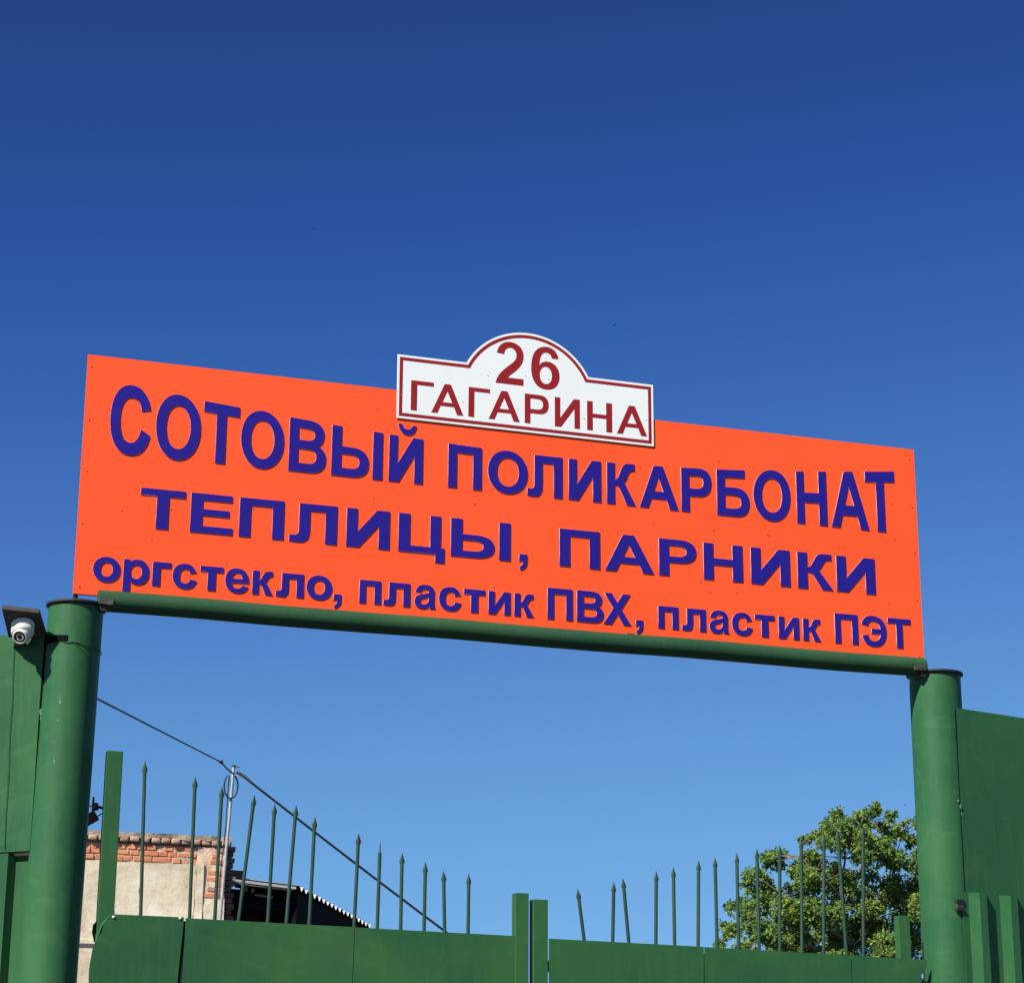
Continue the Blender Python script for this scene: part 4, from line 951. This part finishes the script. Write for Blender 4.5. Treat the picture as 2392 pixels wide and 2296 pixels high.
# crown layout grid to metres on the tree's vertical plane y = 30
T_OX, T_XX, T_XZ, T_OZ, T_ZX, T_ZZ = (14.1184, 0.0025427, -0.0000916, 8.3950, 0.0001073, -0.0022760)
def sv(zx, zy): return T_OX + T_XX * zx + T_XZ * zy, T_OZ + T_ZX * zx + T_ZZ * zy
centres = []
for zx, zy, r in blobs:
    x, z = sv(zx, zy); centres.append((x, 30 + random.uniform(-.7, .7), z, r * .0024, .95))
for zx, zy, r in hidden:
    x, z = sv(zx, zy); centres.append((x, 30 + random.uniform(-1.2, 1.2), z, r * .0024, .7))
for (zx, zy, r) in ((700, 1000, 230), (1200, 900, 280), (1600, 700, 260), (2100, 800, 300), (1400, 1350, 280), (2000, 1300, 300), (1000, 1350, 240)):       # depth behind and in front
    x, z = sv(zx, zy); centres.append((x, 31.5, z, r * .0024, .22)); centres.append((x + .3, 32.6, z - .2, r * .0018, .15))
for (x, y, z, r, dn) in list(centres[:len(blobs)]):
    for _ in range(3):
        a = random.uniform(0, 2 * math.pi); q_ = r * random.uniform(.6, 1.2)
        centres.append((x + q_ * math.cos(a), y + random.uniform(-.4, .4), z + q_ * math.sin(a) * .9, r * random.uniform(.26, .48), 1.0))
for (zx, zy, r) in ((820, 900, 190), (1080, 640, 160), (1350, 860, 150), (1560, 720, 150), (1700, 1150, 170), (660, 1180, 150), (1300, 1150, 170), (1000, 1180, 170), (1600, 480, 90), (1250, 330, 90), (1500, 1250, 170)):
    x, z = sv(zx, zy); centres.append((x, 30.8, z, r * .0024, .34))
# branches
def limb(name, pts, r0_, r1_, root, seg=7):
    n = len(pts); return tube(name, pts, [r0_ + (r1_ - r0_) * i / (n - 1) for i in range(n)], M['bark'], root, seg)
tx, tz = sv(1165, 1500); trunk_x = tx + .35
limb('trunk', [(trunk_x + .5, 30.2, 0), (trunk_x + .35, 30.15, 1.4), (trunk_x + .1, 30.05, 2.8), (tx, 30, tz)], .20, .11, TR, 10)
def P3(zx, zy, y=30): x, z = sv(zx, zy); return (x, y, z)
limbs = [[P3(1165, 1500), P3(1170, 1250, 29.9), P3(1140, 960, 29.8), P3(1120, 820, 29.8), P3(1180, 560, 29.9), P3(1150, 300, 30)],
         [P3(1140, 960, 29.8), P3(1040, 860, 29.6), P3(940, 770, 29.5), P3(850, 690, 29.5), P3(720, 560, 29.6)],
         [P3(1170, 1250, 29.9), P3(1000, 1180, 29.7), P3(820, 1060, 29.6), P3(600, 900, 29.6), P3(430, 760, 29.7)],
         [P3(1165, 1450), P3(900, 1330, 29.8), P3(600, 1230, 29.7), P3(360, 1080, 29.7), P3(200, 1160, 29.7)],
         [P3(1140, 960, 29.8), P3(1280, 760, 30), P3(1400, 520, 30.1), P3(1390, 250, 30.1)],
         [P3(1165, 1400), P3(1400, 1200, 30.1), P3(1560, 900, 30.2), P3(1660, 600, 30.2), P3(1760, 300, 30.2)],
         [P3(1165, 1450), P3(1600, 1350, 30.2), P3(1950, 1050, 30.4), P3(2150, 700, 30.5), P3(2150, 420, 30.5)],
         [P3(1180, 1480), P3(1800, 1500, 30.4), P3(2350, 1250, 30.6)]]
for i, pl in enumerate(limbs):
    limb('branch', pl, (.065 if i == 0 else .032), .008, TR, 6)
# twigs and leaves
tw_v, tw_f, lv, lf = [], [], [], []
def leaf_cluster(c, rad, n, size):
    global lv, lf
    for _ in range(n):
        d = RNG.normal(size=3); d /= np.linalg.norm(d); rr_ = rad * RNG.random() ** .45
        p = np.array(c) + d * rr_ * np.array([1, 1, .85])
        L = size * RNG.uniform(.5, 1.5); W_ = L * RNG.uniform(.45, .62)
        ax = RNG.normal(size=3); ax[2] -= .5; ax /= np.linalg.norm(ax)
        nm = RNG.normal(size=3) * .75 + np.array([-.35, -.45, .75]); sd_ = np.cross(ax, nm); sd_ /= (np.linalg.norm(sd_) + 1e-9); nn = np.cross(sd_, ax)
        b = len(lv)
        lv += [tuple(p), tuple(p + ax * L * .45 + sd_ * W_ * .5 - nn * L * .06), tuple(p + ax * L), tuple(p + ax * L * .45 - sd_ * W_ * .5 - nn * L * .06)]
        lf += [(b, b + 1, b + 2), (b, b + 2, b + 3)]
def twig(a, b, r):
    a, b = np.array(a), np.array(b); d = b - a; s_ = np.cross(d, [0, 0, 1.]); s_ /= (np.linalg.norm(s_) + 1e-9); t_ = np.cross(s_, d); t_ /= (np.linalg.norm(t_) + 1e-9)
    k = len(tw_v)
    for p, q in ((a, r), (b, r * .4)):
        for ang in (0, 2.1, 4.2): tw_v.append(tuple(p + q * (s_ * math.cos(ang) + t_ * math.sin(ang))))
    for i in range(3): tw_f.append((k + i, k + (i + 1) % 3, k + 3 + (i + 1) % 3, k + 3 + i))
allpts = [np.array(p) for pl in limbs for p in pl]
for (x, y, z, r, dens) in centres:
    c = np.array([x, y, z]); near = min(allpts, key=lambda q: np.linalg.norm(q - c) + max(0, q[2] - c[2]) * .8)
    midp = (near + c) / 2 + RNG.normal(size=3) * .04; twig(near, midp, .012); twig(midp, c, .008)
    ns = int(dens * 62 * (r / .22) ** 2) + 4
    for _ in range(ns):
        d = RNG.normal(size=3); d /= np.linalg.norm(d); rr_ = r * RNG.random() ** .4
        s_ = c + d * rr_ * np.array([1, 1.4, .95])
        if RNG.random() < .4: twig(c + (s_ - c) * .3, s_, .005)
        leaf_cluster(s_, .055, RNG.integers(8, 14), .070)
cr = link_mesh('crown', lv, lf, M['leaf']); keep(cr, TR); cr['kind'] = 'stuff'
tw = link_mesh('twigs', tw_v, tw_f, M['bark']); keep(tw, TR); tw['kind'] = 'stuff'
print('leaves', len(lv) // 4)

# ------------------------------------------------------------------ three far birds
def bird(x, y, z, s, flap, yaw, label):
    r = bpy.data.meshes.new('bird')
    vs_ = [(0, -.5, 0), (0.06, 0, .05), (-.06, 0, .05), (0, .45, .0), (0, 0, -.06), (.30, .05, flap), (.62, -.12, flap * .8), (.10, -.15, .02), (-.30, .05, flap), (-.62, -.12, flap * .8), (-.10, -.15, .02)]
    fs = [(0, 1, 2), (1, 3, 2), (0, 4, 1), (0, 2, 4), (1, 4, 3), (2, 3, 4), (1, 5, 6, 7), (2, 10, 9, 8)]
    o = link_mesh('bird', [Vector(v) * s for v in vs_], fs, M['bird']); o.location = (x, y, z); o.rotation_euler = (0, .2, yaw)
    return tag(o, label, 'bird', 'tiny far birds in the sky')
bird(8.18, 40, 23.65, .12, .25, .8, 'tiny dark bird high in the sky above the left half of the sign')
bird(16.23, 40, 22.13, .12, .45, 2.2, 'tiny dark bird in the sky right above the street plate')
bird(24.03, 40, 10.11, .10, .2, 1.5, 'tiny dark bird just above the tree beside the right gate post')
